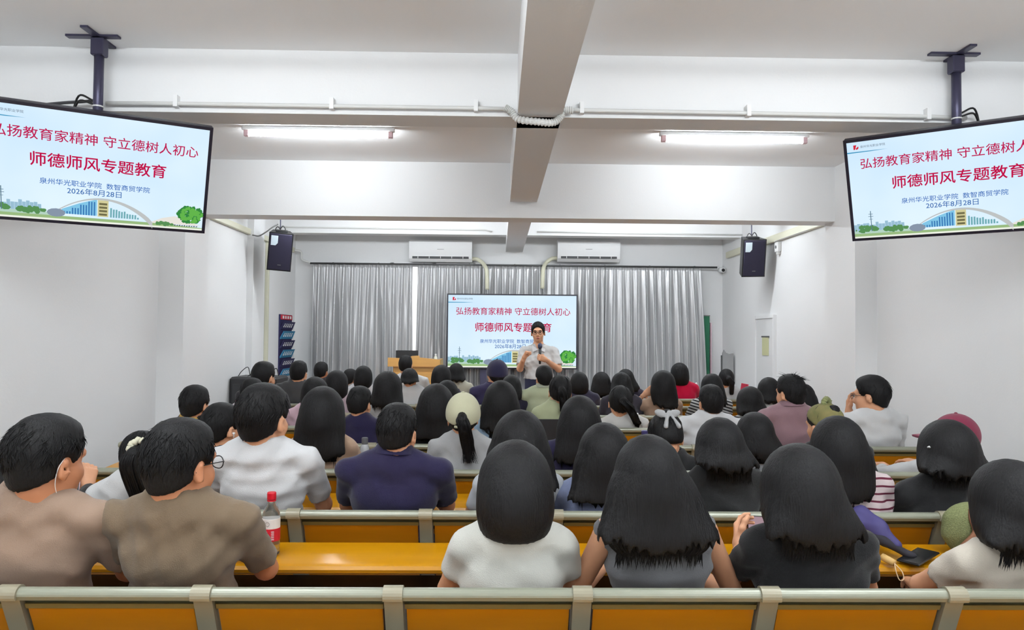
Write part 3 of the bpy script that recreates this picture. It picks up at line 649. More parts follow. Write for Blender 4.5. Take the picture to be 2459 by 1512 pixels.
# ------------------------------------------------------------------ sculpting with distance fields
class SDF:
    def __init__(s, lo, hi, h):
        s.h = h; s.lo = np.asarray(lo, float); n = np.ceil((np.asarray(hi, float) - s.lo) / h).astype(int) + 1
        s.ax = [(s.lo[i] + h * np.arange(n[i])).astype(np.float32) for i in range(3)]
        s.F = np.full(n, 1.0, dtype=np.float32)
    def sl(s, lo, hi, m):
        out = []
        for i in range(3):
            a = int(np.floor((lo[i] - m - s.lo[i]) / s.h)); b = int(np.ceil((hi[i] + m - s.lo[i]) / s.h)) + 1
            a = max(a, 0); b = min(b, s.F.shape[i])
            if a >= b: return None
            out.append(slice(a, b))
        return tuple(out)
    def xyz(s, sl):
        return (s.ax[0][sl[0]][:, None, None], s.ax[1][sl[1]][None, :, None], s.ax[2][sl[2]][None, None, :])
    def put(s, sl, d, k, op):
        A = s.F[sl]
        if op == 'u':
            hh = np.maximum(k - np.abs(A - d), 0) / k; s.F[sl] = np.minimum(A, d) - hh * hh * k * .25
        else:
            d = -d; hh = np.maximum(k - np.abs(A - d), 0) / k; s.F[sl] = np.maximum(A, d) + hh * hh * k * .25
    def cap(s, a, b, ra, rb, k=.02, op='u', cut=None):
        a = np.asarray(a, float); b = np.asarray(b, float); R = max(ra, rb)
        sl = s.sl(np.minimum(a, b) - R, np.maximum(a, b) + R, k + 3 * s.h)
        if sl is None: return s
        x, y, z = s.xyz(sl); ba = b - a; L = max(ba.dot(ba), 1e-9)
        t = np.clip(((x - a[0]) * ba[0] + (y - a[1]) * ba[1] + (z - a[2]) * ba[2]) / L, 0, 1)
        d = np.sqrt((x - a[0] - t * ba[0]) ** 2 + (y - a[1] - t * ba[1]) ** 2 + (z - a[2] - t * ba[2]) ** 2) - (ra + (rb - ra) * t)
        if cut is not None:
            c_, n_ = np.asarray(cut[0], float), _n(np.asarray(cut[1], float)); d = np.maximum(d, (x - c_[0]) * n_[0] + (y - c_[1]) * n_[1] + (z - c_[2]) * n_[2])
        s.put(sl, d, k, op); return s
    def ecap(s, a, b, ra, rb, k=.03, op='u'):
        """capsule with an elliptical section (rx, ry) and a mostly vertical axis"""
        a = np.asarray(a, float); b = np.asarray(b, float); R = max(*ra, *rb)
        sl = s.sl(np.minimum(a, b) - R, np.maximum(a, b) + R, k + 3 * s.h)
        if sl is None: return s
        x, y, z = s.xyz(sl); ba = b - a; L = max(ba.dot(ba), 1e-9)
        t = np.clip(((x - a[0]) * ba[0] + (y - a[1]) * ba[1] + (z - a[2]) * ba[2]) / L, 0, 1)
        rx = ra[0] + (rb[0] - ra[0]) * t; ry = ra[1] + (rb[1] - ra[1]) * t; m = np.minimum(rx, ry)
        q = np.sqrt(((x - a[0] - t * ba[0]) / rx) ** 2 + ((y - a[1] - t * ba[1]) / ry) ** 2 + ((z - a[2] - t * ba[2]) / m) ** 2)
        s.put(sl, (q - 1) * m, k, op); return s
    def ell(s, c, r, k=.02, M=None, op='u'):
        c = np.asarray(c, float); R = max(r); sl = s.sl(c - R, c + R, k + 3 * s.h)
        if sl is None: return s
        x, y, z = s.xyz(sl); x = x - c[0]; y = y - c[1]; z = z - c[2]
        if M is not None:
            x, y, z = (x * M[0, i] + y * M[1, i] + z * M[2, i] for i in range(3))
        k0 = np.sqrt((x / r[0]) ** 2 + (y / r[1]) ** 2 + (z / r[2]) ** 2)
        k1 = np.sqrt((x / r[0] ** 2) ** 2 + (y / r[1] ** 2) ** 2 + (z / r[2] ** 2) ** 2)
        s.put(sl, k0 * (k0 - 1) / np.maximum(k1, 1e-5), k, op); return s
    def half(s, p, nrm, k=.01, only=None):
        """cut away everything on the side the normal points to"""
        nrm = _n(np.asarray(nrm, float)); sl = tuple(slice(0, n) for n in s.F.shape) if only is None else s.sl(only[0], only[1], 0)
        if sl is None: return s
        x, y, z = s.xyz(sl); d = -((x - p[0]) * nrm[0] + (y - p[1]) * nrm[1] + (z - p[2]) * nrm[2])
        s.put(sl, d, k, 's'); return s
    def disp(s, f):
        x, y, z = s.xyz(tuple(slice(0, n) for n in s.F.shape)); s.F = s.F - f(x, y, z).astype(np.float32); return s
    def net(s):
        F = s.F; F[0], F[-1] = 1, 1; F[:, 0], F[:, -1] = 1, 1; F[:, :, 0], F[:, :, -1] = 1, 1
        S = F < 0
        c = np.zeros(tuple(n - 1 for n in F.shape), dtype=np.int8); offs = [(i, j, k) for i in (0, 1) for j in (0, 1) for k in (0, 1)]
        nx, ny, nz_ = F.shape
        for i, j, k in offs: c += S[i:nx - 1 + i, j:ny - 1 + j, k:nz_ - 1 + k]
        mask = (c > 0) & (c < 8); ii = np.argwhere(mask); idx = np.full(mask.shape, -1, dtype=np.int64); idx[mask] = np.arange(len(ii))
        V8 = [F[ii[:, 0] + i, ii[:, 1] + j, ii[:, 2] + k] for i, j, k in offs]
        pos = np.zeros((len(ii), 3)); cnt = np.zeros(len(ii))
        for a in range(8):
            for b in range(a + 1, 8):
                da = np.array(offs[b]) - np.array(offs[a])
                if np.abs(da).sum() != 1: continue
                fa, fb = V8[a], V8[b]; cr = (fa < 0) != (fb < 0)
                t = np.where(cr, fa / np.where(cr, fa - fb, 1), 0)
                pos += np.where(cr[:, None], np.array(offs[a]) + t[:, None] * da, 0); cnt += cr
        V = s.lo + s.h * (ii + pos / np.maximum(cnt, 1)[:, None])
        Q = []
        for ax in range(3):
            b1, b2 = (ax + 1) % 3, (ax + 2) % 3
            lo = [slice(1, -1)] * 3; hi = [slice(1, -1)] * 3; lo[ax] = slice(0, -1); hi[ax] = slice(1, None)
            A, B = S[tuple(lo)], S[tuple(hi)]; e = np.argwhere(A != B)
            if not len(e): continue
            ins = A[e[:, 0], e[:, 1], e[:, 2]]; g = e.copy(); g[:, b1] += 1; g[:, b2] += 1
            def cell(o1, o2):
                q = g.copy(); q[:, b1] += o1; q[:, b2] += o2; return idx[q[:, 0], q[:, 1], q[:, 2]]
            q = np.stack([cell(-1, -1), cell(0, -1), cell(0, 0), cell(-1, 0)], 1)
            q[~ins] = q[~ins][:, ::-1]; Q.append(q)
        return V, (np.concatenate(Q) if Q else np.zeros((0, 4), int))

def strips(paths, radii):
    """thin tapered three-sided strands"""
    V = []; Q = []; b = 0
    for P, r in zip(paths, radii):
        P = np.asarray(P, float); n = len(P); T = np.gradient(P, axis=0); T /= np.linalg.norm(T, axis=1)[:, None] + 1e-9
        up = np.cross(T, np.array([.31, .9, .27])); up /= np.linalg.norm(up, axis=1)[:, None] + 1e-9; w = np.cross(T, up)
        rad = r * np.minimum(1, 1.6 * (1 - np.linspace(0, 1, n)) + .06) * np.minimum(1, .25 + 3 * np.linspace(0, 1, n))
        for k in range(3):
            a = 2.094 * k; V.append(P + (up * math.cos(a) + w * math.sin(a)) * rad[:, None])
        for k in range(3):
            k2 = (k + 1) % 3
            for i in range(n - 1): Q.append((b + k * n + i, b + k2 * n + i, b + k2 * n + i + 1, b + k * n + i + 1))
        b += 3 * n
    return np.concatenate(V), np.array(Q)
def join(*parts):
    V = []; Q = []; b = 0
    for v, q in parts:
        if len(v) == 0: continue
        V.append(v); Q.append(np.asarray(q) + b); b += len(v)
    return np.concatenate(V), np.concatenate(Q)

# hands: wrist at the origin, fingers along +Y, palm facing -Z, thumb on the -X side (a right hand)
def hand_mesh(curl, thumb, spread=1.0, h=.0042):
    S = SDF((-.09, -.05, -.10), (.07, .21, .07), h)
    S.cap((0, -.035, 0), (0, .01, 0), .024, .026, .02)
    xs = (-.028, -.009, .010, .027); ln = (.070, .078, .073, .058); rr_ = (.0092, .0095, .009, .0082)
    for x, L, r in zip(xs, ln, rr_):
        S.cap((x * .55, .012, 0), (x, .082, .002), .016, .0115, .018)
    for i, (x, L, r) in enumerate(zip(xs, ln, rr_)):
        p = np.array([x, .084, .001]); a = 0
        for j, (f, c_) in enumerate(zip((.46, .30, .24), curl)):
            a += math.radians(c_) * (1 + .08 * (i - 1)); q = p + L * f * np.array([(i - 1.5) * .05 * spread, math.cos(a), -math.sin(a)])
            S.cap(p, q, r * (1 - .08 * j), r * (1 - .08 * (j + 1)), .006); p = q
    pts = [np.array(t) for t in thumb]
    for j in range(len(pts) - 1): S.cap(pts[j], pts[j + 1], (.014, .0115, .0105)[j], (.0115, .0105, .0095)[j], .010)
    return S.net()
H_RELAX = hand_mesh((18, 26, 18), [(-.02, .02, -.004), (-.045, .05, -.014), (-.056, .078, -.02), (-.060, .1, -.024)])
H_GRIP = hand_mesh((52, 78, 55), [(-.02, .02, -.006), (-.042, .048, -.024), (-.036, .074, -.042), (-.020, .092, -.05)], .4)
H_THUMB = hand_mesh((66, 92, 60), [(-.02, .02, -.004), (-.046, .045, -.008), (-.066, .066, -.008), (-.092, .08, -.006)], .3)
H_HOLD = hand_mesh((30, 38, 26), [(-.02, .02, -.004), (-.048, .045, -.022), (-.056, .072, -.036), (-.050, .095, -.046)], .8)
HANDS = {'relax': H_RELAX, 'grip': H_GRIP, 'thumb': H_THUMB, 'hold': H_HOLD}
def place_hand(kind, wrist, fdir, palm, right, sc=1.0):
    V, Q = HANDS[kind]; V = V.copy(); Q = Q.copy()
    if not right: V[:, 0] *= -1; Q = Q[:, ::-1]
    f = _n(np.asarray(fdir, float)); zz = -np.asarray(palm, float); zz = _n(zz - f * zz.dot(f)); xx = np.cross(f, zz)
    return (np.asarray(wrist) + sc * (V[:, :1] * xx + V[:, 1:2] * f + V[:, 2:] * zz)), Q

def rot(yaw=0, pitch=0, roll=0):
    """head axes: yaw > 0 turns to the right (+X), pitch > 0 nods down, roll > 0 tilts to the right"""
    y, p, r = -math.radians(yaw), -math.radians(pitch), math.radians(roll)
    Rz = np.array([[math.cos(y), -math.sin(y), 0], [math.sin(y), math.cos(y), 0], [0, 0, 1]])
    Rx = np.array([[1, 0, 0], [0, math.cos(p), -math.sin(p)], [0, math.sin(p), math.cos(p)]])
    Ry = np.array([[math.cos(r), 0, math.sin(r)], [0, 1, 0], [-math.sin(r), 0, math.cos(r)]])
    return Rz @ Rx @ Ry
def add_head(S, hc, M, s, male=True):
    W = lambda *p: hc + s * (M @ np.array(p))
    jw = 1.06 if male else 1.0
    S.ell(W(0, -.012, .03), (.0745 * s, .094 * s, .088 * s), .01, M)
    S.ell(W(0, .022, -.045), (.058 * s * jw, .066 * s, .068 * s), .03, M)
    S.ell(W(0, .062, -.088), (.024 * s, .02 * s, .02 * s), .025, M)
    for q in (-1, 1):
        S.ell(W(q * .036, .05, -.026), (.030 * s, .030 * s, .028 * s), .025, M)
        S.ell(W(q * .0, .075, .028), (.045 * s, .016 * s, .012 * s), .02, M)
        S.ell(W(q * .031, .093, .008), (.015 * s, .012 * s, .011 * s), .01, M, 's')
        ME = M @ rot(yaw=q * 24)
        S.ell(W(q * .081, -.010, -.012), (.011 * s, .020 * s, .033 * s), .006, ME)
        S.ell(W(q * .090, -.006, -.010), (.006 * s, .011 * s, .018 * s), .006, ME, 's')
    S.cap(W(0, .088, .012), W(0, .106, -.028), .0075 * s, .012 * s, .014)
    for q in (-1, 1): S.ell(W(q * .011, .095, -.032), (.009 * s, .009 * s, .008 * s), .008, M)
    S.cap(W(-.018, .084, -.058), W(.018, .084, -.058), .0075 * s, .0075 * s, .012); S.cap(W(-.016, .083, -.068), W(.016, .083, -.068), .008 * s, .008 * s, .008)
    S.cap(W(-.02, .096, -.0628), W(.02, .096, -.0628), .003 * s, .003 * s, .004, 's')

def hair_groove(hc, amp, n=26, seed=0):
    r = random.Random(seed); a, b, c_ = r.uniform(0, 6), r.uniform(0, 6), r.uniform(0, 6)
    def f(x, y, z):
        th = np.arctan2(x - hc[0], -(y - hc[1]) + .0 * z); zz = z - hc[2]
        return amp * (np.sin(th * n + a + 2.2 * np.sin(zz * 9 + b + th)) * .6 + np.sin(th * n * 2.3 + c_ + 3 * zz) * .4)
    return f
def fold_noise(seed, amp):
    r = random.Random(seed); K = []
    for i in range(6):
        d = np.array([r.uniform(-1, 1), r.uniform(-.4, .4), r.uniform(-1, 1)]); d = _n(d) * r.uniform(16, 48)
        K.append((d, r.uniform(0, 6.3), np.array([r.uniform(-9, 9) for _ in range(3)]), r.uniform(0, 6.3), amp * r.uniform(.25, .6)))
    def f(x, y, z):
        o = 0
        for d, p, e, q, a in K:
            w = np.sin(d[0] * x + d[1] * y + d[2] * z + p + 1.8 * np.sin(e[0] * x + e[1] * y + e[2] * z + q))
            o = o + a * (1 - 2 * np.abs(w)) * .7
        return o
    return f

def spline(P, n):
    P = [2 * P[0] - P[1]] + list(P) + [2 * P[-1] - P[-2]]; out = []
    for i in range(1, len(P) - 2):
        for k in range(n):
            t = k / n; a, b, c_, d = P[i - 1:i + 3]
            out.append(.5 * (2 * b + (c_ - a) * t + (2 * a - 5 * b + 4 * c_ - d) * t * t + (3 * b - a - 3 * c_ + d) * t ** 3))
    out.append(P[-2]); return out
FAB = {}
def fabric(rgb, name=None, **kw):
    rgb = tuple(int(c_ * .89) for c_ in rgb); key = (rgb, str(kw))
    if key not in FAB: FAB[key] = mat('fabric_%d' % len(FAB) if not name else name, rgb, .9, bump=.25, bscale=350, noise=.04, nscale=12, sheen=.15, spec=.2, **kw) if not kw.get('stripes') else mat('striped_fabric_%d' % len(FAB), rgb, .9, bump=.2, bscale=350, spec=.2, **kw)
    return FAB[key]
LEG_MESH = None
def seated_legs():
    S = SDF((-.24, -.20, .0), (.24, .62, .66), .016)
    S.ecap((0, -.01, .552), (0, -.01, .60), (.165, .115), (.15, .105), .03)
    for q in (-1, 1):
        S.cap((q * .085, .03, .512), (q * .11, .36, .49), .075, .055, .03); S.cap((q * .11, .36, .49), (q * .11, .33, .10), .053, .042, .03)
    V, Q = S.net(); T = SDF((-.24, .2, 0), (.24, .62, .14), .012)
    for q in (-1, 1): T.ecap((q * .11, .32, .045), (q * .115, .45, .04), (.042, .042), (.042, .04), .02); 
    T.half((0, 0, .004), (0, 0, -1), .004)
    return mesh_from('trousers', V, Q, True), mesh_from('shoes', *T.net(), True)
LEG_MESH, SHOE_MESH = seated_legs()
TROUS = [mat('dark_trousers', (38, 38, 46), .9), mat('blue_denim', (58, 68, 98), .9), mat('grey_trousers', (88, 86, 84), .9)]
SHOEM = mat('dark_shoe', (44, 42, 42), .6)
FRAME = mat('glasses_frame', (26, 26, 28), .3)
N_PEOPLE = 0
def person(h, w, r, label, t=None, sh=None, yaw=0, pitch=4, roll=0, by=0, hair='short', L=.1, wd=1.0, shirt=(60, 60, 60), stripes=None, sl='short', sex='f',
           arms='lap', extra=(), dd=0.0, build=1.0, tone=0, hl=0, lean=0.0, armpos=None, drape_x=0.0, dy=None):
    """one seated listener: head top at pixel h, hair width w pixels, row r, torso centre at pixel column t"""
    global N_PEOPLE
    N_PEOPLE += 1; seed = N_PEOPLE * 13 + 5; R_ = random.Random(seed)
    near = r <= 1; mid = r <= 3
    hB = .0110 if near else (.0140 if mid else .0175); hS = .0105 if near else (.0145 if mid else .0195); hH = .0085 if near else (.0115 if mid else .0145)
    dh = ROWD[r] + .15 + dd; top = PY(h[0], h[1], dh)
    px_m = FPX / dh
    base_w = {'short': .197, 'bob': .190, 'long': .192, 'pony': .178, 'bun': .178, 'cap': .19}.get(hair, .182)
    s = min(1.16, max(.9, (w / px_m) / base_w))
    tx = PY(t if t is not None else h[0], h[1] + 60, ROWD[r] + .2)[0]
    org = np.array([tx, ROWD[r] + .315, 0.0])
    b = math.radians(by); Rb = np.array([[math.cos(b), math.sin(b), 0], [-math.sin(b), math.cos(b), 0], [0, 0, 1]])   # body turned right by `by`
    loc = Rb.T @ (top - org); loc[2] = top[2]
    M = rot(yaw - by, pitch, roll)
    tH = .016 if hair in ('short',) else .018
    hc = loc - np.array([0, 0, (.12 + tH * .8) * s]) + np.array([0, .0, 0])
    hc[1] += .03 * math.sin(math.radians(pitch))
    zs = PY(h[0], sh, ROWD[r] + .15)[2] if sh else top[2] - .232 * s
    zs = max(.88, min(zs, hc[2] - .085 * s))
    sw = (.180 if sex == 'm' else .146) * build; slv = .80 if sex == 'm' else .62
    root = empty('person', tuple(org), -b)
    tag(root, label, 'person', 'seated audience')
    ty = lambda z: -.135 * min(1, max(0, (z - .5) / .3)) + lean * max(0, z - .6)       # spine leans back on the rail
    up = np.array([hc[0] * .45, ty(zs) * .4 + hc[1] * .6 - .012, zs])                       # neck base
    chest = np.array([hc[0] * .25, ty(zs - .15), zs - .17]); waist = np.array([0, ty(.66) , .66]); pel = np.array([0, -.02, .56])
    nb = np.array([up[0], up[1] + .005, zs + .005])
    nt_ = hc + s * (M @ np.array([0, -.022, -.055]))
    sj = [np.array([up[0] + q * sw, up[1] + .012, zs - .068]) for q in (-1, 1)]
    # arms
    A = []
    for i, q in enumerate((-1, 1)):
        if armpos and armpos[i] is not None: e_, w_ = (np.array(v, float) for v in armpos[i][:2]); hand = armpos[i][2] if len(armpos[i]) > 2 else ('relax', (0, 1, 0), (0, 0, -1))
        elif arms == 'desk': e_, w_ = np.array([q * (sw + .025), .03, .765]), np.array([q * .09, .27, .775]); hand = ('relax', (-q * .5, 1, .12), (0, 0, -1))
        else: e_, w_ = np.array([q * (sw + .055), -.015, max(.72, zs - .33)]), np.array([q * .09, .22, .765]); hand = ('relax', (-q * .5, 1, .12), (0, 0, -1))
        A.append((e_, w_, hand))
    pts = np.array([p_ for a_ in A for p_ in a_[:2]] + sj)
    lo = np.minimum(pts.min(0) - .1, [-.26, -.26, .44]); hi = np.maximum(pts.max(0) + .1, [.26, .2, .6])
    lo[:2] = np.minimum(lo[:2], hc[:2] - .16); hi = np.maximum(hi, hc + .17)
    bf = build * (1.0 if sex == 'm' else .92)
    # body: one continuous skin surface
    S = SDF(lo, hi, hB)
    add_head(S, hc, M, s, sex == 'm')
    rn = (.056 if sex == 'm' else .047) * s
    S.cap(nt_, nb, rn, rn * 1.02, .02)
    S.ecap(up + [0, 0, -.05], chest, (.10 * bf, .062), (.135 * bf, .088), .05); S.ecap(chest, waist, (.135 * bf, .088), (.12 * bf, .082), .03); S.ecap(waist, pel, (.12 * bf, .082), (.14 * bf, .095), .03)
    hands = []
    for i, q in enumerate((-1, 1)):
        e_, w_, hd = A[i]; ar = 1.0 if sex == 'm' else .86
        S.cap(nb + [0, 0, -.03], sj[i], .030, .036 * ar, .02); S.cap(sj[i], e_, .045 * ar, .036 * ar, .02); S.cap(e_, w_, .036 * ar, .0245 * ar, .015)
        hands.append(place_hand(hd[0], w_ + .02 * _n(w_ - e_), hd[1], hd[2], q > 0, 1.0 if sex == 'm' else .92))
    V, Q = join(S.net(), *hands)
    link('body', mesh_from('body', V, Q, True), SKIN2 if tone else SKIN, root)
    # top garment
    T = SDF(np.minimum(lo, [-.3, -.27, .44]), np.array([max(hi[0], .3), hi[1], zs + .12]), hS)
    T.ecap(up + [0, 0, -.055], chest, (.145 * bf, .080), (.160 * bf, .106), .06); T.ecap(chest, waist, (.158 * bf, .106), (.146 * bf, .102), .04); T.ecap(waist, pel, (.146 * bf, .102), (.166 * bf, .116), .04)
    for i, q in enumerate((-1, 1)):
        e_, w_, hd = A[i]; ar = 1.0 if sex == 'm' else .88
        T.cap(nb + [0, 0, -.008], sj[i], .048, .049 * ar, .04)
        if sl == 'short': T.cap(sj[i], sj[i] + (e_ - sj[i]) * .9, .054 * ar, .055 * ar, .022, cut=(sj[i] + (e_ - sj[i]) * slv, e_ - sj[i]))
        elif sl == 'long': T.cap(sj[i], e_, .055 * ar, .047 * ar, .022); T.cap(e_, w_, .047 * ar, .036 * ar, .02, cut=(w_, w_ - e_))
    nd = _n(np.array([(hc[0] - up[0]) * .6, (hc[1] - up[1]) * .4, .13])); T.cap(nb - nd * .05, nb + nd * .08, rn + .034, rn + .010, .035, cut=(nb + nd * .022, nd)); T.cap(nb, nb + nd * .16, rn + .003, rn + .003, .004, 's', cut=(nb + nd * .020, -nd))
    T.disp(fold_noise(seed, .0055 if sl != 'long' else .0065))
    me = mesh_from('top', *T.net(), True)
    link({'short': 't_shirt', 'none': 'sleeveless_top', 'long': 'long_sleeved_top'}[sl], me, fabric(shirt, stripes=stripes) if stripes else fabric(shirt), root)
    if not hl and (hair != 'long' or near):   # ribbed neckband
        fx = _n(np.cross(nd, [0, 1, 0])); fy = np.cross(nd, fx)
        MB().tube([nb + nd * .020 + (fx * math.sin(a_) - fy * math.cos(a_)) * (rn + .012) for a_ in np.linspace(0, 6.2832, 25)], .0075, 6).build('neckband', fabric(tuple(int(c_ * .93) for c_ in shirt)), root, True)
    if hl:  # collar
        cm = MB(); n = 20; ring = []
        fx = np.cross(nd, [0, 1, 0]); fx = _n(fx); fy = np.cross(nd, fx)
        for rr2, zz in ((rn + .012, .02), (rn + .010, .048), (rn + .020, .040), (rn + .036, .008)): ring += [tuple(nb + nd * zz + (fx * math.cos(6.2832 * k / n) + fy * math.sin(6.2832 * k / n)) * rr2) for k in range(n)]
        cm.add(ring, [(i * n + k, i * n + (k + 1) % n, (i + 1) * n + (k + 1) % n, (i + 1) * n + k) for i in range(3) for k in range(n)])
        cm.build('collar', fabric(hl if isinstance(hl, tuple) else shirt), root, True)
    # hair
    lo2 = hc - .17; hi2 = hc + .17; lev = None
    W = lambda *p: hc + s * (M @ np.array(p))
    zend = zs - L + (.02 if hair == 'long' else 0); yb = min(-.11, ty(zs - .12) - .10)
    if hair in ('long', 'bob'):
        cyN = up[1] - .035
        lev = [(hc + s * (M @ np.array([0, -.016, .03])), .090 * s, .108 * s), (hc + s * (M @ np.array([0, -.022, -.04])), .0915 * s * min(wd, 1.1), .102 * s)]
        if hair == 'bob': lev.append((np.array([hc[0] * .9 + up[0] * .1, hc[1] - .022, zend + .015]), .088 * s * wd, .082 * s))
        else:
            lev.append((np.array([hc[0] * .8 + up[0] * .2, (hc[1] + cyN) / 2 - .025, zs + .045]), .094 * s * wd ** .5, .075 * s))
            lev.append((np.array([up[0] + hc[0] * .3 + drape_x * .4, min(cyN - .055, ty(zs - .08) - .105), min(zs - .07, zs + .045 + (zend - zs - .045) * .5) if L > .09 else zs + .045 + (zend - zs - .045) * .5]), .096 * s * wd, .042))
            lev.append((np.array([up[0] + hc[0] * .2 + drape_x, yb - .018, zend - .02]), (.072 if L > .09 else .086) * s * wd, .016))
        flat_ = [np.array([*c_, rx, ry]) for c_, rx, ry in lev]; fine_ = [Q_ for Q_ in spline(flat_, 4 if r < 4 else 2)]; lev_f = [(q_[:3], max(.01, q_[3]), max(.01, q_[4])) for q_ in fine_]
        for c_, rx, ry in lev: lo2 = np.minimum(lo2, c_ - [rx + .03, ry + .04, .07]); hi2 = np.maximum(hi2, c_ + [rx + .03, ry + .03, .03])
    if hair in ('pony',): lo2 = np.minimum(lo2, [hc[0] - .2, yb - .12, zend - .05])
    if hair == 'bun': hi2 = hi2 + [.05, .03, .10]; lo2 = lo2 - [.05, .09, 0]
    G = SDF(lo2, hi2, hH)
    tt = {'short': .011, 'long': .016, 'bob': .016, 'pony': .010, 'bun': .010, 'cap': .008}.get(hair, .012)
    G.ell(W(0, -.014, .031), ((.0755 + tt) * s, (.096 + tt) * s, (.09 + tt) * s), .01, M)
    if hair == 'short':
        G.ell(W(0, -.028, -.034), (.066 * s, .064 * s, .074 * s), .035, M)
        G.ell(W(0, .0, .092), (.066 * s, .078 * s, .040 * s), .03, M)
        for q in (-1, 1): G.ell(W(q * .088, .004, -.014), (.034 * s, .030 * s, .038 * s), .008, M, 's')
        G.half(W(0, -.1, -.088), M @ np.array([0, .70, -1]), .006)
        G.half(W(0, .066, .05), M @ np.array([0, 1, -.6]), .012)
    elif hair in ('pony', 'bun', 'cap'):
        G.ell(W(0, -.035, -.02), (.07 * s, .075 * s, .065 * s), .03, M)
        G.half(W(0, -.1, -.080), M @ np.array([0, .66, -1]), .012); G.half(W(0, .085, .0), M @ np.array([0, 1, -.35]), .015)
    else:
        for (c0, x0_, y0_), (c1, x1_, y1_) in zip(lev_f[:-1], lev_f[1:]): G.ecap(c0, c1, (x0_, y0_), (x1_, y1_), .03)
        G.ell(W(0, .105, -.05), (.060 * s, .078 * s, .115 * s), .012, M, 's')
        if hair == 'bob': G.half(np.array([0, 0, zend]), (0, .15, -1), .01)
        else:
            j1, j2 = R_.uniform(0, 6), R_.uniform(0, 6)
            def jag(x, y, z):
                zc_ = zend + .0 + .012 * np.sin(x * 150 + j1 + 2 * np.sin(x * 60)) + .008 * np.sin(x * 340 + j2) + .018 * np.abs((x - lev[-1][0][0]) / (lev[-1][1] + 1e-3))
                return zc_ - z + 0 * y
            x_, y_, z_ = G.xyz(tuple(slice(0, n_) for n_ in G.F.shape)); G.F = np.maximum(G.F, jag(x_, y_, z_).astype(np.float32) * .5)
    paths = []; rad = []
    if hair == 'pony':
        p0 = W(0, -.112, .035); tail = [p0, W(0, -.150, .01), np.array([(hc[0] + up[0]) / 2 + drape_x * .4, min(p0[1] - .045, yb - .02), (p0[2] + zs) / 2]), np.array([up[0] + drape_x, yb - .03, zs - .05]), np.array([up[0] + drape_x * 1.2, yb - .035, zend])]
        rt = [.022, .028, .031, .026, .007]
        for k in range(4): G.cap(tail[k], tail[k + 1], rt[k] * s, rt[k + 1] * s, .015)
    if hair == 'pony':
        zt_ = hc[2] - .01; G.disp(lambda x, y, z: .0028 * np.sin(240 * x + 3 * np.sin(22 * z) + 60 * y) * (z < zt_))
    if hair == 'bun': G.ell(W(*(.0, -.085, .088)), (.036 * s, .034 * s, .034 * s), .008, M)
    G.disp(hair_groove(hc, .0014 if mid else .0012, 34, seed))
    # strands
    if r <= 4:
        if lev is not None:
            n = {0: 420, 1: 300, 2: 140, 3: 90, 4: 50}[r]
            for k in range(n):
                th = R_.uniform(-1.75, 1.75); f0 = R_.uniform(.0, .9); P = []
                nl = len(lev); end = nl - 1 + (R_.uniform(-.25, .02) if hair == 'long' else R_.uniform(-.1, .12))
                start = min(R_.uniform(-.9, nl - 2.0), end - .9); ns = 9
                wob = R_.uniform(-.10, .10)
                for i in range(ns):
                    q = start + (end - start) * i / (ns - 1); th2 = th + wob * math.sin(q * 2 + k)
                    if q < 0:   # on the crown
                        c0, rx, ry = lev[0]; ph_c = -q * 1.35
                        p_ = c0 + np.array([rx * math.cos(ph_c) * math.sin(th2), -ry * math.cos(ph_c) * math.cos(th2), (.106 * s) * math.sin(ph_c)])
                    else:
                        sb = (len(lev_f) - 1) / (nl - 1); qq = q * sb; i0 = min(int(qq), len(lev_f) - 2); f = qq - i0; (c0, x0_, y0_), (c1, x1_, y1_) = lev_f[i0], lev_f[i0 + 1]
                        fe = min(f, 1.0); fs = fe
                        p_ = c0 + (c1 - c0) * f; p_ = p_ + np.array([(x0_ + (x1_ - x0_) * fs) * math.sin(th2), -(y0_ + (y1_ - y0_) * fs) * math.cos(th2), 0]) * 1.015
                        if f > 1: p_[2] -= .03 * (f - 1)
                    P.append(p_)
                paths.append(P); rad.append(R_.uniform(.0010, .0026) if near else R_.uniform(.0015, .003))
            if hair == 'long':   # loose tips
                for k in range(int(n * .6)):
                    c1, rx, ry = lev_f[-2]; th = R_.uniform(-1.57, 1.57); p0 = c1 + np.array([rx * math.sin(th), -ry * math.cos(th) * .9, .04]); ln_ = R_.uniform(.045, .09); dx = R_.uniform(-.15, .15)
                    paths.append([p0 + np.array([dx * ln_ * u * u, .01 * u, -ln_ * u]) for u in np.linspace(0, 1, 5)]); rad.append(R_.uniform(.002, .0045) if near else R_.uniform(.003, .006))
        else:
            n = {0: 700, 1: 450, 2: 200, 3: 130, 4: 60}[r]
            spk = .05 if 'spiky' in extra else .012
            for k in range(n):
                az = R_.uniform(0, 6.283); ph_c = math.acos(R_.uniform(-.35, 1)); P = []; st = R_.uniform(.25, .5) if hair == 'short' else .7; tw = R_.uniform(-.25, .35)
                lift = R_.uniform(.0, .10) + (R_.uniform(.1, .5) if ('spiky' in extra and ph_c < 1.1) else 0)
                ok = True
                for i in range(5):
                    u = i / 4; a = ph_c + st * u; e = 1.0 + lift * u * u
                    d = np.array([math.sin(a) * math.sin(az + tw * u), math.sin(a) * math.cos(az + tw * u), math.cos(a)])
                    q = np.array([0, -.014, .031]) + d * np.array([.0755 + tt, .096 + tt, .09 + tt]) * e
                    if abs(q[0]) > .055 and abs(q[1] - .004) < .03 and q[2] < .02: ok = False; break
                    if q[2] < (-.085 - .012 * lift * 10 + .70 * (q[1] + .1)) or q[1] > .066 + .6 * (q[2] - .05): ok = i > 2; break
                    P.append(W(*q))
                if ok and len(P) > 2: paths.append(P); rad.append(R_.uniform(.0012, .0028))
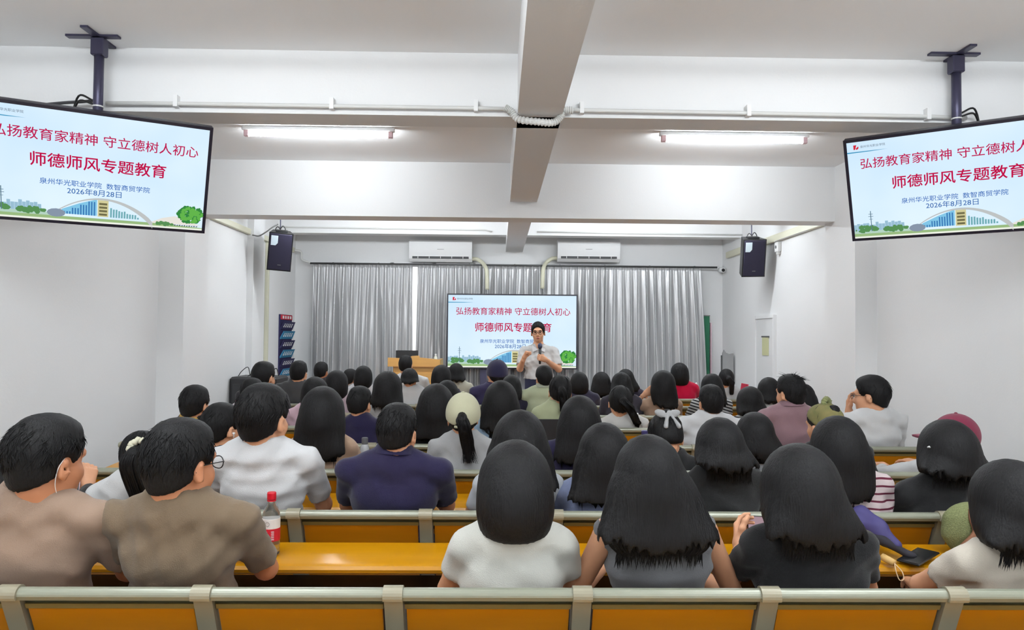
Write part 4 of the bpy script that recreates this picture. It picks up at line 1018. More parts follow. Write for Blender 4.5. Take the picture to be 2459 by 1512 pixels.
            if hair == 'pony':
                for k in range(n // 2):
                    off = np.array([R_.uniform(-.03, .03), R_.uniform(-.03, .02), 0]); P = [np.array(p_) + off * f_ for p_, f_ in zip(tail, (.4, 1, 1.1, 1.1, .9))]
                    P[-1] = P[-1] + np.array([R_.uniform(-.03, .03), 0, R_.uniform(-.06, .04)]); paths.append([tuple(v) for v in bez(P, 3)]); rad.append(R_.uniform(.002, .005))
    hm = G.net(); hm = join(hm, strips(paths, rad)) if paths else hm
    hv = hm[0]; low = (hv[:, 1] < -.245) & (hv[:, 2] < .846); hv[low, 2] = .846 + .15 * np.minimum(0, hv[low, 2] - .846) * 0
    link('hair', mesh_from('hair', hv, hm[1], True), HAIR, root)
    # trousers and shoes
    lg = link('trousers', LEG_MESH, TROUS[seed % 3], root); link('shoes', SHOE_MESH, SHOEM, root)
    # extras
    for x in extra:
        k = x if isinstance(x, str) else x[0]
        if k == 'glasses':
            g = MB()
            for q in (-1, 1):
                g.tube([W(q * .033 + .023 * math.cos(a_), .108 - .006 * abs(math.cos(a_)), .006 + .018 * math.sin(a_)) for a_ in np.linspace(0, 6.283, 17)], .0018, 5)
                g.tube([W(q * .056, .104, .010), W(q * .078, .05, .012), W(q * .083, -.005, .008), W(q * .081, -.022, -.01)], .0018, 5)
            g.tube([W(-.010, .110, .010), W(.010, .110, .010)], .0018, 5); g.build('glasses', FRAME, root, True)
        elif k == 'scrunchie':
            p0 = W(*x[2]) if len(x) > 2 else W(0, -.122, .035); ax_ = M @ np.array([0, -1, -.2]); ax_ = _n(ax_); u_ = _n(np.cross(ax_, [1, .1, 0])); v_ = np.cross(ax_, u_); g = MB()
            rr3 = (x[3] if len(x) > 3 else .032) * s
            g.tube([p0 + (u_ * math.cos(a_) + v_ * math.sin(a_)) * rr3 * (1 + .08 * math.sin(9 * a_)) for a_ in np.linspace(0, 6.283, 37)], [.015 * s * (1 + .18 * math.sin(14 * a_)) for a_ in np.linspace(0, 6.283, 37)], 8)
            g.build('scrunchie', fabric(x[1]), root, True)
        elif k == 'clip':
            p0 = W(*x[2]); g = MB(); g.tube([p0 + s * (M @ np.array([d_ * .022, -.004 * math.cos(d_ * 2), .008 * math.cos(d_ * 1.6)])) for d_ in np.linspace(-1, 1, 9)], .0042, 6)
            for d_ in np.linspace(-.8, .8, 4): q_ = p0 + s * (M @ np.array([d_ * .022, -.006, .008 * math.cos(d_ * 1.6)])); g.lathe([(.0005, -.005), (.005, 0), (.0005, .005)], 8, q_)
            g.build('hair_clip', mat('silver_clip', (220, 222, 222), .2, .7), root, True)
        elif k == 'cap':
            Cp = SDF(hc - .2, hc + .22, min(hH, .008)); mc = x[1]; Mc = M if len(x) < 3 else rot(*x[2])
            Wc = lambda *p: hc + s * (Mc @ np.array(p))
            Cp.ell(Wc(0, -.012, .030), (.098 * s, .118 * s, .118 * s), .01, Mc)
            Cp.half(Wc(0, 0, .004), Mc @ np.array([0, .22, -1]), .006)
            if 'open' in x: Cp.ell(Wc(0, -.125, -.024), (.036 * s, .05 * s, .036 * s), .004, Mc, 's')
            Cp.ell(Wc(0, .125, .02), (.075 * s, .085 * s, .010 * s), .012, Mc)
            co = link('cap', mesh_from('cap', *Cp.net(), True), fabric(mc), root)
            MB().lathe([(.009, -.003), (.009, .003), (.004, .007)], 10, tuple(Wc(0, -.012, .147))).build('cap_button', fabric(mc), co)
            if 'open' in x:
                MB().tube([Wc(.1 * math.sin(a_), -.012 - .116 * math.cos(a_), -.022) for a_ in np.linspace(-.42, .42, 9)], .0075, 6).build('cap_strap', fabric(mc), co, True)
        elif k == 'bow':
            g = SDF(hc - .2, hc + .22, .007); 
            for q in (-1, 1):
                g.ell(W(q * .034, -.098, .092), (.040 * s, .018 * s, .024 * s), .012, M @ rot(roll=-q * 22)); g.cap(W(q * .006, -.108, .088), W(q * .034, -.118, .012), .010, .015, .012)
            g.ell(W(0, -.108, .090), (.016, .014, .018), .008, M); g.disp(fold_noise(seed, .005)); link('hair_bow', mesh_from('hair_bow', *g.net(), True), fabric(x[1]), root)
        elif k == 'scarf':
            g = SDF(hc - .2, hc + .2, .009); g.ell(W(0, -.016, .028), (.094 * s, .115 * s, .110 * s), .01, M); g.half(W(0, -.1, -.07), M @ np.array([0, .9, -1]), .01); g.half(W(0, .09, 0), M @ np.array([0, 1, 0]), .01)
            g.disp(fold_noise(seed + 3, .004)); link('headscarf', mesh_from('headscarf', *g.net(), True), mat('olive_patterned_scarf', (126, 112, 70), .9, two=(84, 92, 52), nscale=30), root)
        elif k == 'earring':
            g = MB(); p0 = W(x[1] * .088, -.005, -.045); g.tube([p0 + np.array([0, .016 * math.cos(a_), -.016 + .016 * math.sin(a_)]) for a_ in np.linspace(0, 6.283, 15)], .0025, 6); g.build('earring', mat('gold', (206, 166, 110), .3, .8), root, True)
        elif k == 'earbud':
            p0 = W(x[1] * .086, .004, -.018); MB().lathe([(.002, -.018), (.004, -.016), (.004, .0), (.009, .004), (.006, .010)], 10, tuple(p0)).build('earbud', WHITEP, root, True)
        elif k == 'maskloop':
            MB().tube(bez([W(x[1] * .080, -.010, .02), W(x[1] * .084, -.030, -.008), W(x[1] * .072, -.024, -.05), W(x[1] * .055, -.0, -.085)], 5), .0011, 5).build('mask_loop', WHITEP, root, True)
    return root

# ------------------------------------------------------------------ the listeners (pixel of the head top, hair width, row)
TAN, OFFW, WHT, BLK, NVY, GRY = (164, 138, 118), (214, 212, 204), (216, 216, 216), (30, 30, 31), (36, 32, 64), (110, 110, 112)
# nearest row
person((114, 996), 168, 0, 'man in a tan t-shirt at the left edge of the nearest row', t=88, sh=1178, yaw=22, pitch=6, sex='m', shirt=TAN, arms='desk', build=1.08, extra=(('maskloop', 1),), by=4, tone=1)
person((436, 1006), 166, 0, 'man in a khaki brown t-shirt with glasses beside the red-capped water bottle', t=440, sh=1176, yaw=24, pitch=4, sex='m', shirt=(122, 104, 84), arms='desk', extra=('glasses', ('earbud', -1)), build=1.04, tone=1)
person((1238, 1062), 164, 0, 'woman in an off-white t-shirt with bobbed black hair in the nearest row', t=1232, sh=1206, yaw=0, pitch=20, hair='bob', L=.0, wd=1.0, shirt=(222, 221, 212), lean=.05, build=1.0)
person((1556, 1046), 150, 0, 'woman in a grey sleeveless top with long black hair in the nearest row', t=1588, sh=1206, yaw=-4, pitch=6, hair='long', L=.12, wd=1.55, shirt=GRY, sl='none', armpos=(((-.255, -0.025, .70), (-.10, 0.215, 0.750)), ((.26, -0.025, .69), (.10, 0.225, 0.750))))
person((1918, 1068), 166, 0, 'woman in a black t-shirt with long hair holding a phone in the nearest row', t=1950, sh=1226, yaw=-10, pitch=10, hair='long', L=.06, wd=1.04, shirt=BLK, build=1.12,
       armpos=(((-.21, 0.045, .72), (-.125, 0.195, 0.780), ('hold', (.2, .75, .6), (.75, -.3, .2))), None))
person((2424, 1106), 160, 0, 'woman in a cream top with black hair at the right edge of the picture', t=2432, sh=1296, yaw=-12, pitch=8, hair='long', L=.03, wd=1.05, shirt=(222, 212, 196), sl='short', armpos=(((-.225, .0, .725), (-.12, .19, .66), ('relax', (.3, 1, -.1), (0, 0, -1))), ((.21, .0, .72), (.13, .17, .66), ('relax', (-.3, 1, -.1), (0, 0, -1)))), build=1.0)
# second row
person((34, 1078), 92, 1, 'person in black behind the man in tan, holding a phone at the left edge', t=60, sh=1166, yaw=10, hair='long', L=.05, shirt=BLK, sl='long', build=.95, armpos=(None, ((.17, 0.035, .74), (.075, 0.225, 0.790), ('hold', (-.1, .45, .9), (-.6, .6, .0)))))
person((338, 1033), 90, 1, 'woman in a white t-shirt with a ponytail in a cream scrunchie', t=318, sh=1128, yaw=-14, pitch=14, hair='pony', L=.07, shirt=WHT, drape_x=.06, extra=(('scrunchie', (226, 222, 196), (.015, -.122, .035), .038),), by=-6)
person((634, 921), 128, 1, 'tall man in a white t-shirt with thick black hair in the second row', t=640, sh=1060, yaw=16, pitch=2, sex='m', shirt=(220, 220, 221), arms='desk', build=1.06, extra=('spiky0',))
person((955, 970), 106, 1, 'man in a navy polo shirt looking down in the second row', t=946, sh=1092, yaw=12, pitch=10, sex='m', shirt=NVY, arms='desk', build=1.08, hl=NVY, )
person((1248, 986), 122, 1, 'woman in a white and blue t-shirt with long hair behind the woman in off-white', t=1242, sh=1110, hair='long', L=.12, wd=1.25, shirt=(206, 210, 214), pitch=8)
person((1450, 1016), 112, 1, 'long-haired woman in a pale blue top between the grey top and the off-white t-shirt', t=1432, sh=1130, hair='long', L=.13, wd=1.22, shirt=(150, 160, 196), pitch=5)
person((1728, 1004), 104, 1, 'black-haired woman in a black top in the second row behind the nearest phone', t=1740, sh=1112, hair='long', L=.02, wd=1.05, shirt=(36, 36, 37), sl='long', pitch=8)
person((2010, 1000), 112, 1, 'long-haired woman in a white t-shirt with maroon stripes', t=2052, sh=1112, hair='long', L=.16, wd=1.05, shirt=(226, 208, 208), stripes=((92, 34, 52), 32, .26, .10), pitch=8, yaw=-6, drape_x=-.10)
person((2272, 1008), 118, 1, 'woman in a black top with long hair and a pearl hair clip at the right', t=2254, sh=1120, hair='long', L=.01, wd=1.1, shirt=(37, 37, 38), sl='long', extra=(('clip', None, (-.085, -.04, .03)),), yaw=-6, build=1.12)
# third row
person((533, 968), 92, 2, 'dark-haired man with an earbud behind the man in khaki', t=525, sh=1060, yaw=30, sex='m', shirt=(40, 36, 44), extra=(('earbud', 1),), arms='desk')
person((776, 928), 98, 2, 'long-haired woman in a tan blouse in the third row', t=778, sh=1036, hair='long', L=.15, wd=1.02, shirt=(186, 156, 132), sl='long', build=.98)
person((1113, 946), 76, 2, 'woman in a cream baseball cap and a grey top', t=1115, sh=1046, hair='pony', L=.15, shirt=(176, 176, 176), extra=(('cap', (206, 204, 172), (0, -6, 0), 'open'),), pitch=0, drape_x=.03, build=1.05)
person((1392, 950), 88, 2, 'long-haired woman in a navy top behind the pale blue top', t=1375, sh=1052, hair='long', L=.16, wd=1.1, shirt=(44, 40, 70))
person((1600, 990), 84, 2, 'woman with a grey hair bow, bowing her head in the third row', t=1612, sh=1062, hair='bun', shirt=BLK, pitch=32, extra=(('bow', (176, 176, 176)),), tone=0, yaw=-8)
person((1812, 990), 82, 2, 'woman in a light grey top with shoulder-length hair in the third row', t=1826, sh=1062, hair='long', L=.06, wd=.95, shirt=(178, 178, 180), drape_x=.06)
person((1978, 968), 74, 2, 'woman in an olive headscarf with a gold earring and a black jacket', t=2020, sh=1050, hair='bun', shirt=(40, 40, 40), sl='long', yaw=-26, pitch=8, extra=('scarf', ('earring', -1), ('scrunchie', (140, 144, 96), (0, -.04, .135), .022)), build=1.15)
person((2290, 998), 86, 2, 'person in a maroon cap and a white long-sleeved top, mostly hidden at the right', t=2258, sh=1072, hair='cap', shirt=(204, 204, 204), sl='long', yaw=-62, extra=(('cap', (132, 48, 72), (-78, 0, 0)),), build=1.15, armpos=(((-.30, 0.005, .74), (-.16, 0.195, 0.755)), None))
# fourth row
person((469, 925), 72, 3, 'woman in black with a yellow collar by the left wall', t=462, sh=992, hair='short', shirt=(40, 38, 38), sl='long', yaw=12, hl=(212, 168, 76), sex='f', build=1.05)
person((864, 928), 60, 3, 'person in a navy t-shirt with short bobbed hair in the fourth row', t=868, sh=1004, hair='short', shirt=NVY, yaw=14, pitch=8)
person((1048, 921), 80, 3, 'long-haired woman left of the cream cap', t=1042, sh=1004, hair='long', L=.14, wd=1.1, shirt=BLK, sl='long')
person((1203, 914), 76, 3, 'long-haired woman in a pale blue shirt right of the cream cap', t=1196, sh=996, hair='long', L=.12, wd=1.12, shirt=(158, 184, 208), sl='short', drape_x=.04, build=1.1)
person((1707, 924), 66, 3, 'man in a white t-shirt with cropped hair in the fourth row', t=1700, sh=992, yaw=-4, sex='m', shirt=(216, 216, 217), arms='desk', build=1.1)
person((1898, 899), 70, 3, 'man in a mauve shirt with spiky hair', t=1896, sh=976, yaw=-24, sex='m', shirt=(150, 118, 124), arms='desk', extra=('spiky',), hl=(146, 114, 122), build=1.02)
person((2092, 901), 76, 3, 'man in a white shirt with glasses, resting his chin on his hand at the right', t=2090, sh=978, yaw=-48, pitch=4, sex='m', shirt=(222, 222, 222), extra=('glasses',), build=1.15, by=-14,
       armpos=(((-.22, 0.155, .80), (-.07, 0.065, 0.985), ('relax', (.1, .2, .95), (.6, -.5, 0))), None))
# fifth row
person((606, 908), 56, 4, 'person in white with a red collar behind the tall man in white', t=582, sh=972, hair='short', shirt=(222, 206, 212), hl=(186, 36, 84), yaw=10)
person((758, 905), 58, 4, 'woman in a pink blouse behind the tan blouse', t=742, sh=966, hair='bob', L=0, shirt=(220, 186, 198), sl='long', yaw=10)
person((932, 891), 72, 4, 'long-haired woman in a checked grey top left of the lectern', t=936, sh=968, hair='long', L=.05, wd=.98, shirt=(176, 174, 172), sl='long')
person((1346, 898), 58, 4, 'woman with a ponytail and a silver clip in a pale green top', t=1330, sh=968, hair='pony', L=.12, shirt=(190, 196, 158), extra=(('clip', None, (.0, -.116, .02)),), drape_x=.05, build=1.05)
person((1490, 923), 60, 4, 'woman with a side ponytail in a white blouse', t=1502, sh=976, hair='pony', L=.11, shirt=(218, 216, 212), drape_x=.09, build=1.12, sl='short')
person((1800, 928), 60, 4, 'woman in a black and white striped top behind the grey top', t=1806, sh=986, hair='long', L=.02, shirt=(214, 214, 214), stripes=((36, 36, 38), 40, .42, .25), sl='short')
person((1074, 913), 44, 4, 'dark-haired person just behind the woman left of the cream cap', t=1084, sh=972, hair='bob', L=0, shirt=(60, 56, 58))
# sixth row
person((634, 868), 58, 5, 'man with thick hair in front of the black equipment cabinet', t=628, sh=924, yaw=20, sex='m', shirt=(52, 50, 54), hair='short')
person((810, 889), 50, 5, 'person in maroon and white behind the woman in the tan blouse', t=812, sh=940, hair='bob', L=0, shirt=(196, 176, 184), yaw=8)
person((1228, 900), 44, 5, 'woman in black between the navy cap and the pale green polo', t=1214, sh=948, hair='long', L=.06, shirt=(44, 42, 60))
person((1306, 878), 46, 5, 'man in a pale green polo with a striped collar in front of the lecturer', t=1306, sh=932, yaw=-14, sex='m', shirt=(190, 198, 166), hl=(176, 180, 160), build=1.08)
person((1592, 889), 56, 5, 'long-haired woman in a tan top with a hand raised to her hair', t=1584, sh=954, hair='long', L=.12, wd=1.0, shirt=(176, 144, 122), drape_x=.05, armpos=(((-.27, -0.025, .84), (-.14, -0.065, 0.975), ('relax', (.6, -.1, .5), (.4, .6, 0))), None))
person((1709, 897), 48, 5, 'long-haired woman in a striped top behind the cropped man in white', t=1706, sh=948, hair='long', L=.10, shirt=(206, 206, 206), stripes=((40, 40, 42), 36, .45, .3), wd=1.05, drape_x=.06)
person((1846, 906), 50, 5, 'woman with a white top left of the man in mauve', t=1850, sh=966, hair='long', L=.03, shirt=(222, 222, 222), yaw=10)
person((1930, 922), 44, 5, 'long-haired person mostly hidden behind the man in mauve', t=1932, sh=962, hair='long', L=.10, wd=1.2, shirt=(50, 46, 50))
# seventh row
person((718, 866), 46, 6, 'man in a dark grey t-shirt below the pocket organiser', t=718, sh=916, sex='m', shirt=(72, 72, 74), yaw=6, build=1.12, extra=('spiky0',))
person((873, 878), 40, 6, 'person in white with a rounded bob left of the lectern', t=870, sh=920, hair='bob', L=0, shirt=(220, 220, 222))
person((984, 884), 38, 6, 'woman in a white hooded top in front of the lectern', t=992, sh=926, hair='long', L=-.02, shirt=(212, 212, 212), build=1.1)
person((1060, 876), 44, 6, 'person with a rounded dark bob between lectern and front television', t=1064, sh=922, hair='bob', L=0, shirt=(60, 56, 70))
person((1194, 866), 52, 6, 'person in a navy cap and a navy top below the front television', t=1180, sh=914, hair='cap', shirt=(56, 50, 84), sl='long', yaw=-14, extra=(('cap', (44, 42, 70), (-10, 6, 0)),), build=1.12, sex='m')
person((1391, 893), 40, 6, 'person with a dark bob in a dark top right of the lecturer', t=1394, sh=938, hair='bob', L=-.01, shirt=(58, 54, 74), build=1.1)
person((1444, 893), 42, 7, 'long-haired woman in a dark top right of the front television', t=1442, sh=938, hair='long', L=.08, wd=1.15, shirt=(54, 50, 60))
person((1491, 894), 42, 5, 'long-haired woman with glasses and a hairband in a dark top', t=1494, sh=938, hair='long', L=.05, shirt=(60, 56, 66), extra=('glasses',), yaw=-16)
# frontmost row
person((772, 869), 36, 7, 'man with thin cropped hair and glasses in the frontmost row', t=770, sh=908, sex='m', shirt=(70, 66, 68), yaw=14, extra=('glasses',), tone=1)
person((842, 886), 34, 7, 'person with a pink cheek turned to the right in the frontmost row', t=846, sh=922, hair='short', shirt=(214, 214, 216), yaw=34, extra=(('earring', 1),))
person((974, 853), 38, 7, 'man with closely cropped hair right in front of the monitor', t=986, sh=900, sex='m', shirt=(220, 220, 220), build=1.05)
person((1096, 872), 36, 7, 'long-haired woman in a cream ruffled top by the front television', t=1102, sh=916, hair='long', L=.02, shirt=(206, 204, 186), build=1.0)
person((1502, 886), 40, 7, 'long-haired woman in a black sleeveless top before the curtain', t=1520, sh=930, hair='long', L=.06, shirt=(54, 50, 68), sl='none', build=1.05, wd=1.15)
person((1631, 871), 40, 7, 'woman in a bright red top holding a tissue in the frontmost row', t=1638, sh=914, hair='bob', L=.0, shirt=(206, 12, 62), yaw=-10, extra=('glasses',), build=1.12, armpos=(None, ((.25, 0.005, .76), (.19, 0.095, 0.865), ('hold', (-.05, .2, 1), (-.4, .8, 0)))))
person((1744, 884), 38, 7, 'woman in a white collar and black jacket by the right wall', t=1752, sh=922, hair='pony', L=.05, shirt=(206, 206, 206), hl=(226, 226, 226), yaw=6)

# ------------------------------------------------------------------ the lecturer
def lecturer():
    d = 9.4; top = PY(1292, 772, d); org = np.array([PY(1294, 860, d)[0], d, 0.0])
    root = empty('person', tuple(org), math.pi); tag(root, 'standing lecturer in a white short-sleeved shirt speaking into a microphone before the screen', 'person')
    s = 1.04; hc = np.array([-(top[0] - org[0]), 0.03, top[2] - .135 * s]); M = rot(6, 4, 2)
    W = lambda *p: hc + s * (M @ np.array(p))
    zs = hc[2] - .185
    S = SDF((-.45, -.30, .05), (.45, .45, top[2] + .04), .0075)
    add_head(S, hc, M, s, True)
    nb = np.array([hc[0] * .5, .0, zs + .01]); S.cap(W(0, -.022, -.055), nb, .058, .064, .03)
    up = np.array([0, 0, zs - .05]); ch = np.array([0, .01, zs - .2]); be = np.array([0, .035, zs - .42]); pe = np.array([0, 0, zs - .58])
    S.ecap(up, ch, (.12, .075), (.15, .10), .05); S.ecap(ch, be, (.15, .10), (.15, .11), .05); S.ecap(be, pe, (.15, .11), (.15, .1), .05)
    for q in (-1, 1): S.cap(pe + [q * .08, 0, -.02], (q * .1, .01, .48), .075, .055, .04); S.cap((q * .1, .01, .48), (q * .11, -.01, .09), .052, .036, .02); S.cap((q * .11, -.02, .07), (q * .12, .12, .05), .035, .032, .02)
    # seen from the front: his right arm is on the picture's left
    sj = [np.array([q * .19, -.005, zs - .06]) for q in (-1, 1)]
    arm = {1: (np.array([.245, .10, zs - .275]), np.array([.205, .25, zs - .15])), -1: (np.array([-.25, .07, zs - .28]), np.array([-.085, .23, zs - .165]))}
    hs_ = []
    for i, q in enumerate((-1, 1)):
        e_, w_ = arm[q]; S.cap(nb, sj[i], .045, .045, .03); S.cap(sj[i], e_, .05, .04, .02); S.cap(e_, w_, .041, .028, .02)
    hs_.append(place_hand('thumb', arm[1][1] + .02 * _n(arm[1][1] - arm[1][0]), (-.45, .15, .9), (-.8, .5, -.3), True, 1.05))
    hs_.append(place_hand('grip', arm[-1][1] + .015 * _n(arm[-1][1] - arm[-1][0]), (.75, .45, .30), (.45, -.85, .1), False, 1.05))
    V, Q = join(S.net(), *hs_); link('body', mesh_from('body', V, Q, True), SKIN, root)
    T = SDF((-.42, -.25, zs - .75), (.42, .30, zs + .12), .008)
    T.ecap(up, ch, (.145, .09), (.178, .122), .05); T.ecap(ch, be, (.178, .122), (.182, .14), .05); T.ecap(be, pe + [0, .01, -.02], (.182, .14), (.19, .135), .05)
    for i, q in enumerate((-1, 1)):
        e_, w_ = arm[q]; T.cap(nb + [0, 0, -.015], sj[i], .055, .06, .045); T.cap(sj[i], e_, .064, .068, .03, cut=(sj[i] + (e_ - sj[i]) * .8, e_ - sj[i]))
    T.half((0, 0, zs - .41), (0, .0, -1), .006); T.cap(nb + [0, .03, .0], nb + [0, .03, .16], .064, .066, .008, 's')
    T.disp(fold_noise(77, .005))
    sh_ = link('shirt', mesh_from('shirt', *T.net(), True), fabric((216, 214, 212)), root)
    # collar points, placket and buttons
    for q in (-1, 1):
        MB().add([tuple(nb + v) for v in (np.array([q * .012, .100, -.045]), np.array([q * .075, .098, -.075]), np.array([q * .085, .03, .02]), np.array([q * .05, .066, .032]), np.array([q * .012, .106, -.043]), np.array([q * .075, .104, -.073]), np.array([q * .09, .035, .022]), np.array([q * .052, .072, .034]))],
                 [(0, 1, 2, 3), (4, 7, 6, 5), (0, 4, 5, 1), (1, 5, 6, 2), (2, 6, 7, 3), (3, 7, 4, 0)]).build('collar', fabric((224, 222, 222)), root)
    for k in range(4): MB().tube([(0, .140 + .012 * k, zs - .16 - .11 * k), (0, .146 + .012 * k, zs - .16 - .11 * k)], .007, 10).build('button', WHITEP, sh_)
    G = SDF((-.24, -.2, 0), (.24, .24, zs - .3), .012); G.ecap((0, .035, zs - .34), pe, (.180, .150), (.178, .135), .03); G.half((0, 0, zs - .385), (0, 0, 1), .005)
    G.ecap(pe + [0, 0, .0], pe + [0, 0, -.1], (.165, .12), (.165, .12), .03)
    for q in (-1, 1): G.cap(pe + [q * .08, 0, -.06], (q * .1, .01, .5), .09, .07, .03); G.cap((q * .1, .01, .5), (q * .11, -.005, .1), .068, .056, .02)
    G.half((0, 0, .07), (0, 0, -1), .005); link('trousers', mesh_from('trousers', *G.net(), True), mat('navy_trousers', (40, 44, 72), .9), root)
    K = SDF((-.24, -.2, 0), (.24, .24, .14), .009)
    for q in (-1, 1): K.ecap((q * .11, -.02, .05), (q * .125, .13, .04), (.045, .05), (.045, .04), .02)
    K.half((0, 0, .004), (0, 0, -1), .004); link('shoes', mesh_from('shoes', *K.net(), True), SHOEM, root)
    A = SDF(hc - .17, hc + .17, .0075)
    A.ell(W(0, -.014, .036), (.086 * s, .106 * s, .102 * s), .01, M); A.half(W(0, -.1, -.075), M @ np.array([0, .5, -1]), .012); A.half(W(0, .066, .056), M @ np.array([0, 1, -.45]), .012); A.disp(hair_groove(hc, .002, 24, 4))
    link('hair', mesh_from('hair', *A.net(), True), HAIR, root)
    g = MB()
    for q in (-1, 1):
        g.tube([W(q * .033 + .025 * math.cos(a_), .110 - .006 * abs(math.cos(a_)), .004 + .017 * math.sin(a_)) for a_ in np.linspace(0, 6.283, 19)], .0026, 6)
        g.tube([W(q * .058, .104, .010), W(q * .080, .05, .012), W(q * .084, -.005, .006)], .0024, 6)
        MB().lathe([(.001, -.009), (.008, -.006), (.011, 0), (.008, .006), (.001, .009)], 14, tuple(W(q * .031, .080, .006))).build('eye', mat('eye_dark', (46, 34, 30), .2), root, True)
        MB().tube([W(q * .014, .097, .027), W(q * .032, .096, .034), W(q * .052, .084, .028)], [.003, .0042, .002], 6).build('eyebrow', HAIR, root, True)
    g.tube([W(-.009, .112, .008), W(.009, .112, .008)], .0026, 6); g.build('glasses', FRAME, root, True)
    MB().tube([W(-.022, .088, -.0615), W(-.008, .097, -.058), W(.008, .097, -.058), W(.022, .088, -.0615)], [.002, .006, .006, .002], 8).tube([W(-.02, .088, -.064), W(0, .097, -.069), W(.02, .088, -.064)], [.002, .0065, .002], 8).build('lips', mat('lip', (172, 96, 86), .45), root, True)
    # microphone in the left hand
    hw_ = arm[-1][1] + np.array([.085, .012, .055]); c_ = math.cos(math.pi); 
    R3 = Matrix.Rotation(math.pi, 3, 'Z')
    mw = Vector(org) + R3 @ Vector(hw_); mic = empty('microphone', tuple(mw)); tag(mic, 'black handheld microphone held by the lecturer', 'microphone')
    ax_ = Vector((.0, .05, 1)).normalized()
    MB().tube([ax_ * -.10, ax_ * -.02, ax_ * .10], [.013, .016, .019], 14).build('handle', BLACK, mic, True)
    MB().tube([ax_ * .095, ax_ * .11, ax_ * .135, ax_ * .155, ax_ * .165], [.021, .027, .029, .021, .006], 16).build('head', mat('mic_mesh', (52, 60, 84), .5, .4), mic, True)
lecturer()

# ------------------------------------------------------------------ things on the desks
# water bottle
bp = PZ(650, 1331, .6975); wb = empty('water_bottle', tuple(bp)); tag(wb, 'clear plastic water bottle with a red cap and red label on the nearest desk', 'bottle')
k = .232 / .232
clear = mat('clear_plastic', (235, 240, 242), .08, trans=.95, spec=.5)
MB().lathe([(.024, 0), (.031, .004), (.032, .012), (.030, .018), (.032, .024), (.030, .030), (.032, .036), (.032, .06), (.031, .13), (.032, .145), (.031, .155), (.024, .175), (.014, .196), (.0125, .202), (.0125, .214), (.002, .215)], 28).build('bottle_body', clear, wb, True)
MB().lathe([(.0165, .206), (.0165, .228), (.0150, .232), (.001, .232)], 24).build('cap', mat('red_cap', (196, 8, 34), .4), wb)
MB().lathe([(.0128, .198), (.0165, .199), (.0165, .203), (.0128, .204)], 20).build('neck_ring', mat('red_cap', (196, 8, 34), .4), wb)
MB().lathe([(.0325, .055), (.0330, .056), (.0330, .10), (.0325, .101)], 28).build('red_label', mat('bottle_label_red', (190, 20, 40), .5), wb)
MB().lathe([(.0322, .101), (.0327, .102), (.0327, .136), (.0322, .137)], 28).build('white_label', mat('bottle_label_white', (226, 220, 214), .5), wb)
lt_ = MB()
for i in range(5): 
    for a_ in (-1.9, -1.15):
        lt_.box((math.cos(a_) * .0334 - .006, math.sin(a_) * .0334 - .001, .062 + i * .007), (math.cos(a_) * .0334 + .006, math.sin(a_) * .0334 + .001, .0645 + i * .007))
lt_.build('label_print', WHITEP, wb)
MB().tube([(.007 * math.cos(a_) - .004, -.0332, .120 + .008 * math.sin(a_)) for a_ in np.linspace(0, 6.283, 15)], .0008, 4).build('label_mark', mat('label_grey', (150, 140, 136), .5), wb)
# phones in hands
PHB = mat('phone_black', (20, 20, 22), .2); PHS = mat('phone_case_pale', (214, 190, 200), .4); SCR = emat('phone_screen', (190, 160, 170), .7)
def phone(p, yaw, tilt, label, casem, scr=True, sc=1.0):
    t = empty('phone', tuple(p)); tag(t, label, 'phone'); M = Matrix.Rotation(yaw, 4, 'Z') @ Matrix.Rotation(tilt, 4, 'X')
    MB().box((-.037 * sc, -.004, -.077 * sc), (.037 * sc, .004, .077 * sc), M, bev=.003).build('casing', casem, t)
    MB().box((-.034 * sc, -.0048, -.073 * sc), (.034 * sc, -.0038, .073 * sc), M).build('phone_screen', SCR if scr else PHB, t)
    MB().tube([M @ Vector((.02 * sc, .004, .06 * sc)), M @ Vector((.02 * sc, .0065, .06 * sc))], .008, 10).build('camera_lens', PHB, t)
    return t
phone(PY(1822, 1290, 2.62), -.25, -.5, 'phone with a lit screen held by the woman in the black t-shirt', PHB)
phone(PY(172, 1150, 3.47), .3, -.3, 'phone in a pale pink case held by the person in black at the left', PHS, False)
p1 = PZ(2205, 1344, .70)
ph2 = phone((p1[0], p1[1], .712), -.95, -math.pi / 2 + .10, 'dark phone lying on the nearest desk beside the navy umbrella', PHB, False, 1.1)
# folded umbrella
NU = mat('navy_umbrella_cloth', (52, 46, 96), .7, noise=.15, nscale=30); BU = mat('black_umbrella_cloth', (26, 24, 34), .8)
u0 = Vector(PY(2066, 1246, 2.90)); u1 = Vector(PY(2185, 1336, 2.72)); um = empty('folded_umbrella', tuple(u1)); tag(um, 'navy folded umbrella leaning on the bench rail with a wooden handle', 'umbrella')
S = SDF(np.minimum(u0, u1) - .09, np.maximum(u0, u1) + .09, .006); ax_ = np.array(u1 - u0); L_ = np.linalg.norm(ax_)
A0 = np.array(u0) + [0, 0, .012]; 
S.cap(A0, A0 + ax_ * .35, .044, .040, .02); S.cap(A0 + ax_ * .35, A0 + ax_ * .75, .040, .020, .02); S.cap(A0 + ax_ * .02 + [-.03, -.02, -.012], A0 + ax_ * .4 + [-.01, -.03, -.01], .022, .016, .02)
S.disp(fold_noise(9, .007)); V, Q = S.net(); link('canopy', mesh_from('canopy', V - np.array(u1), Q, True), NU, um)
S = SDF(np.minimum(u0, u1) - .1, np.maximum(u0, u1) + .1, .006)
S.cap(A0 + ax_ * .25 + [-.02, -.035, -.03], A0 + ax_ * .95 + [0, -.01, -.01], .020, .014, .02); S.cap(A0 + ax_ * .55 + [-.02, -.02, -.02], A0 + ax_ * 1.0 + [.01, 0, -.01], .022, .014, .02)
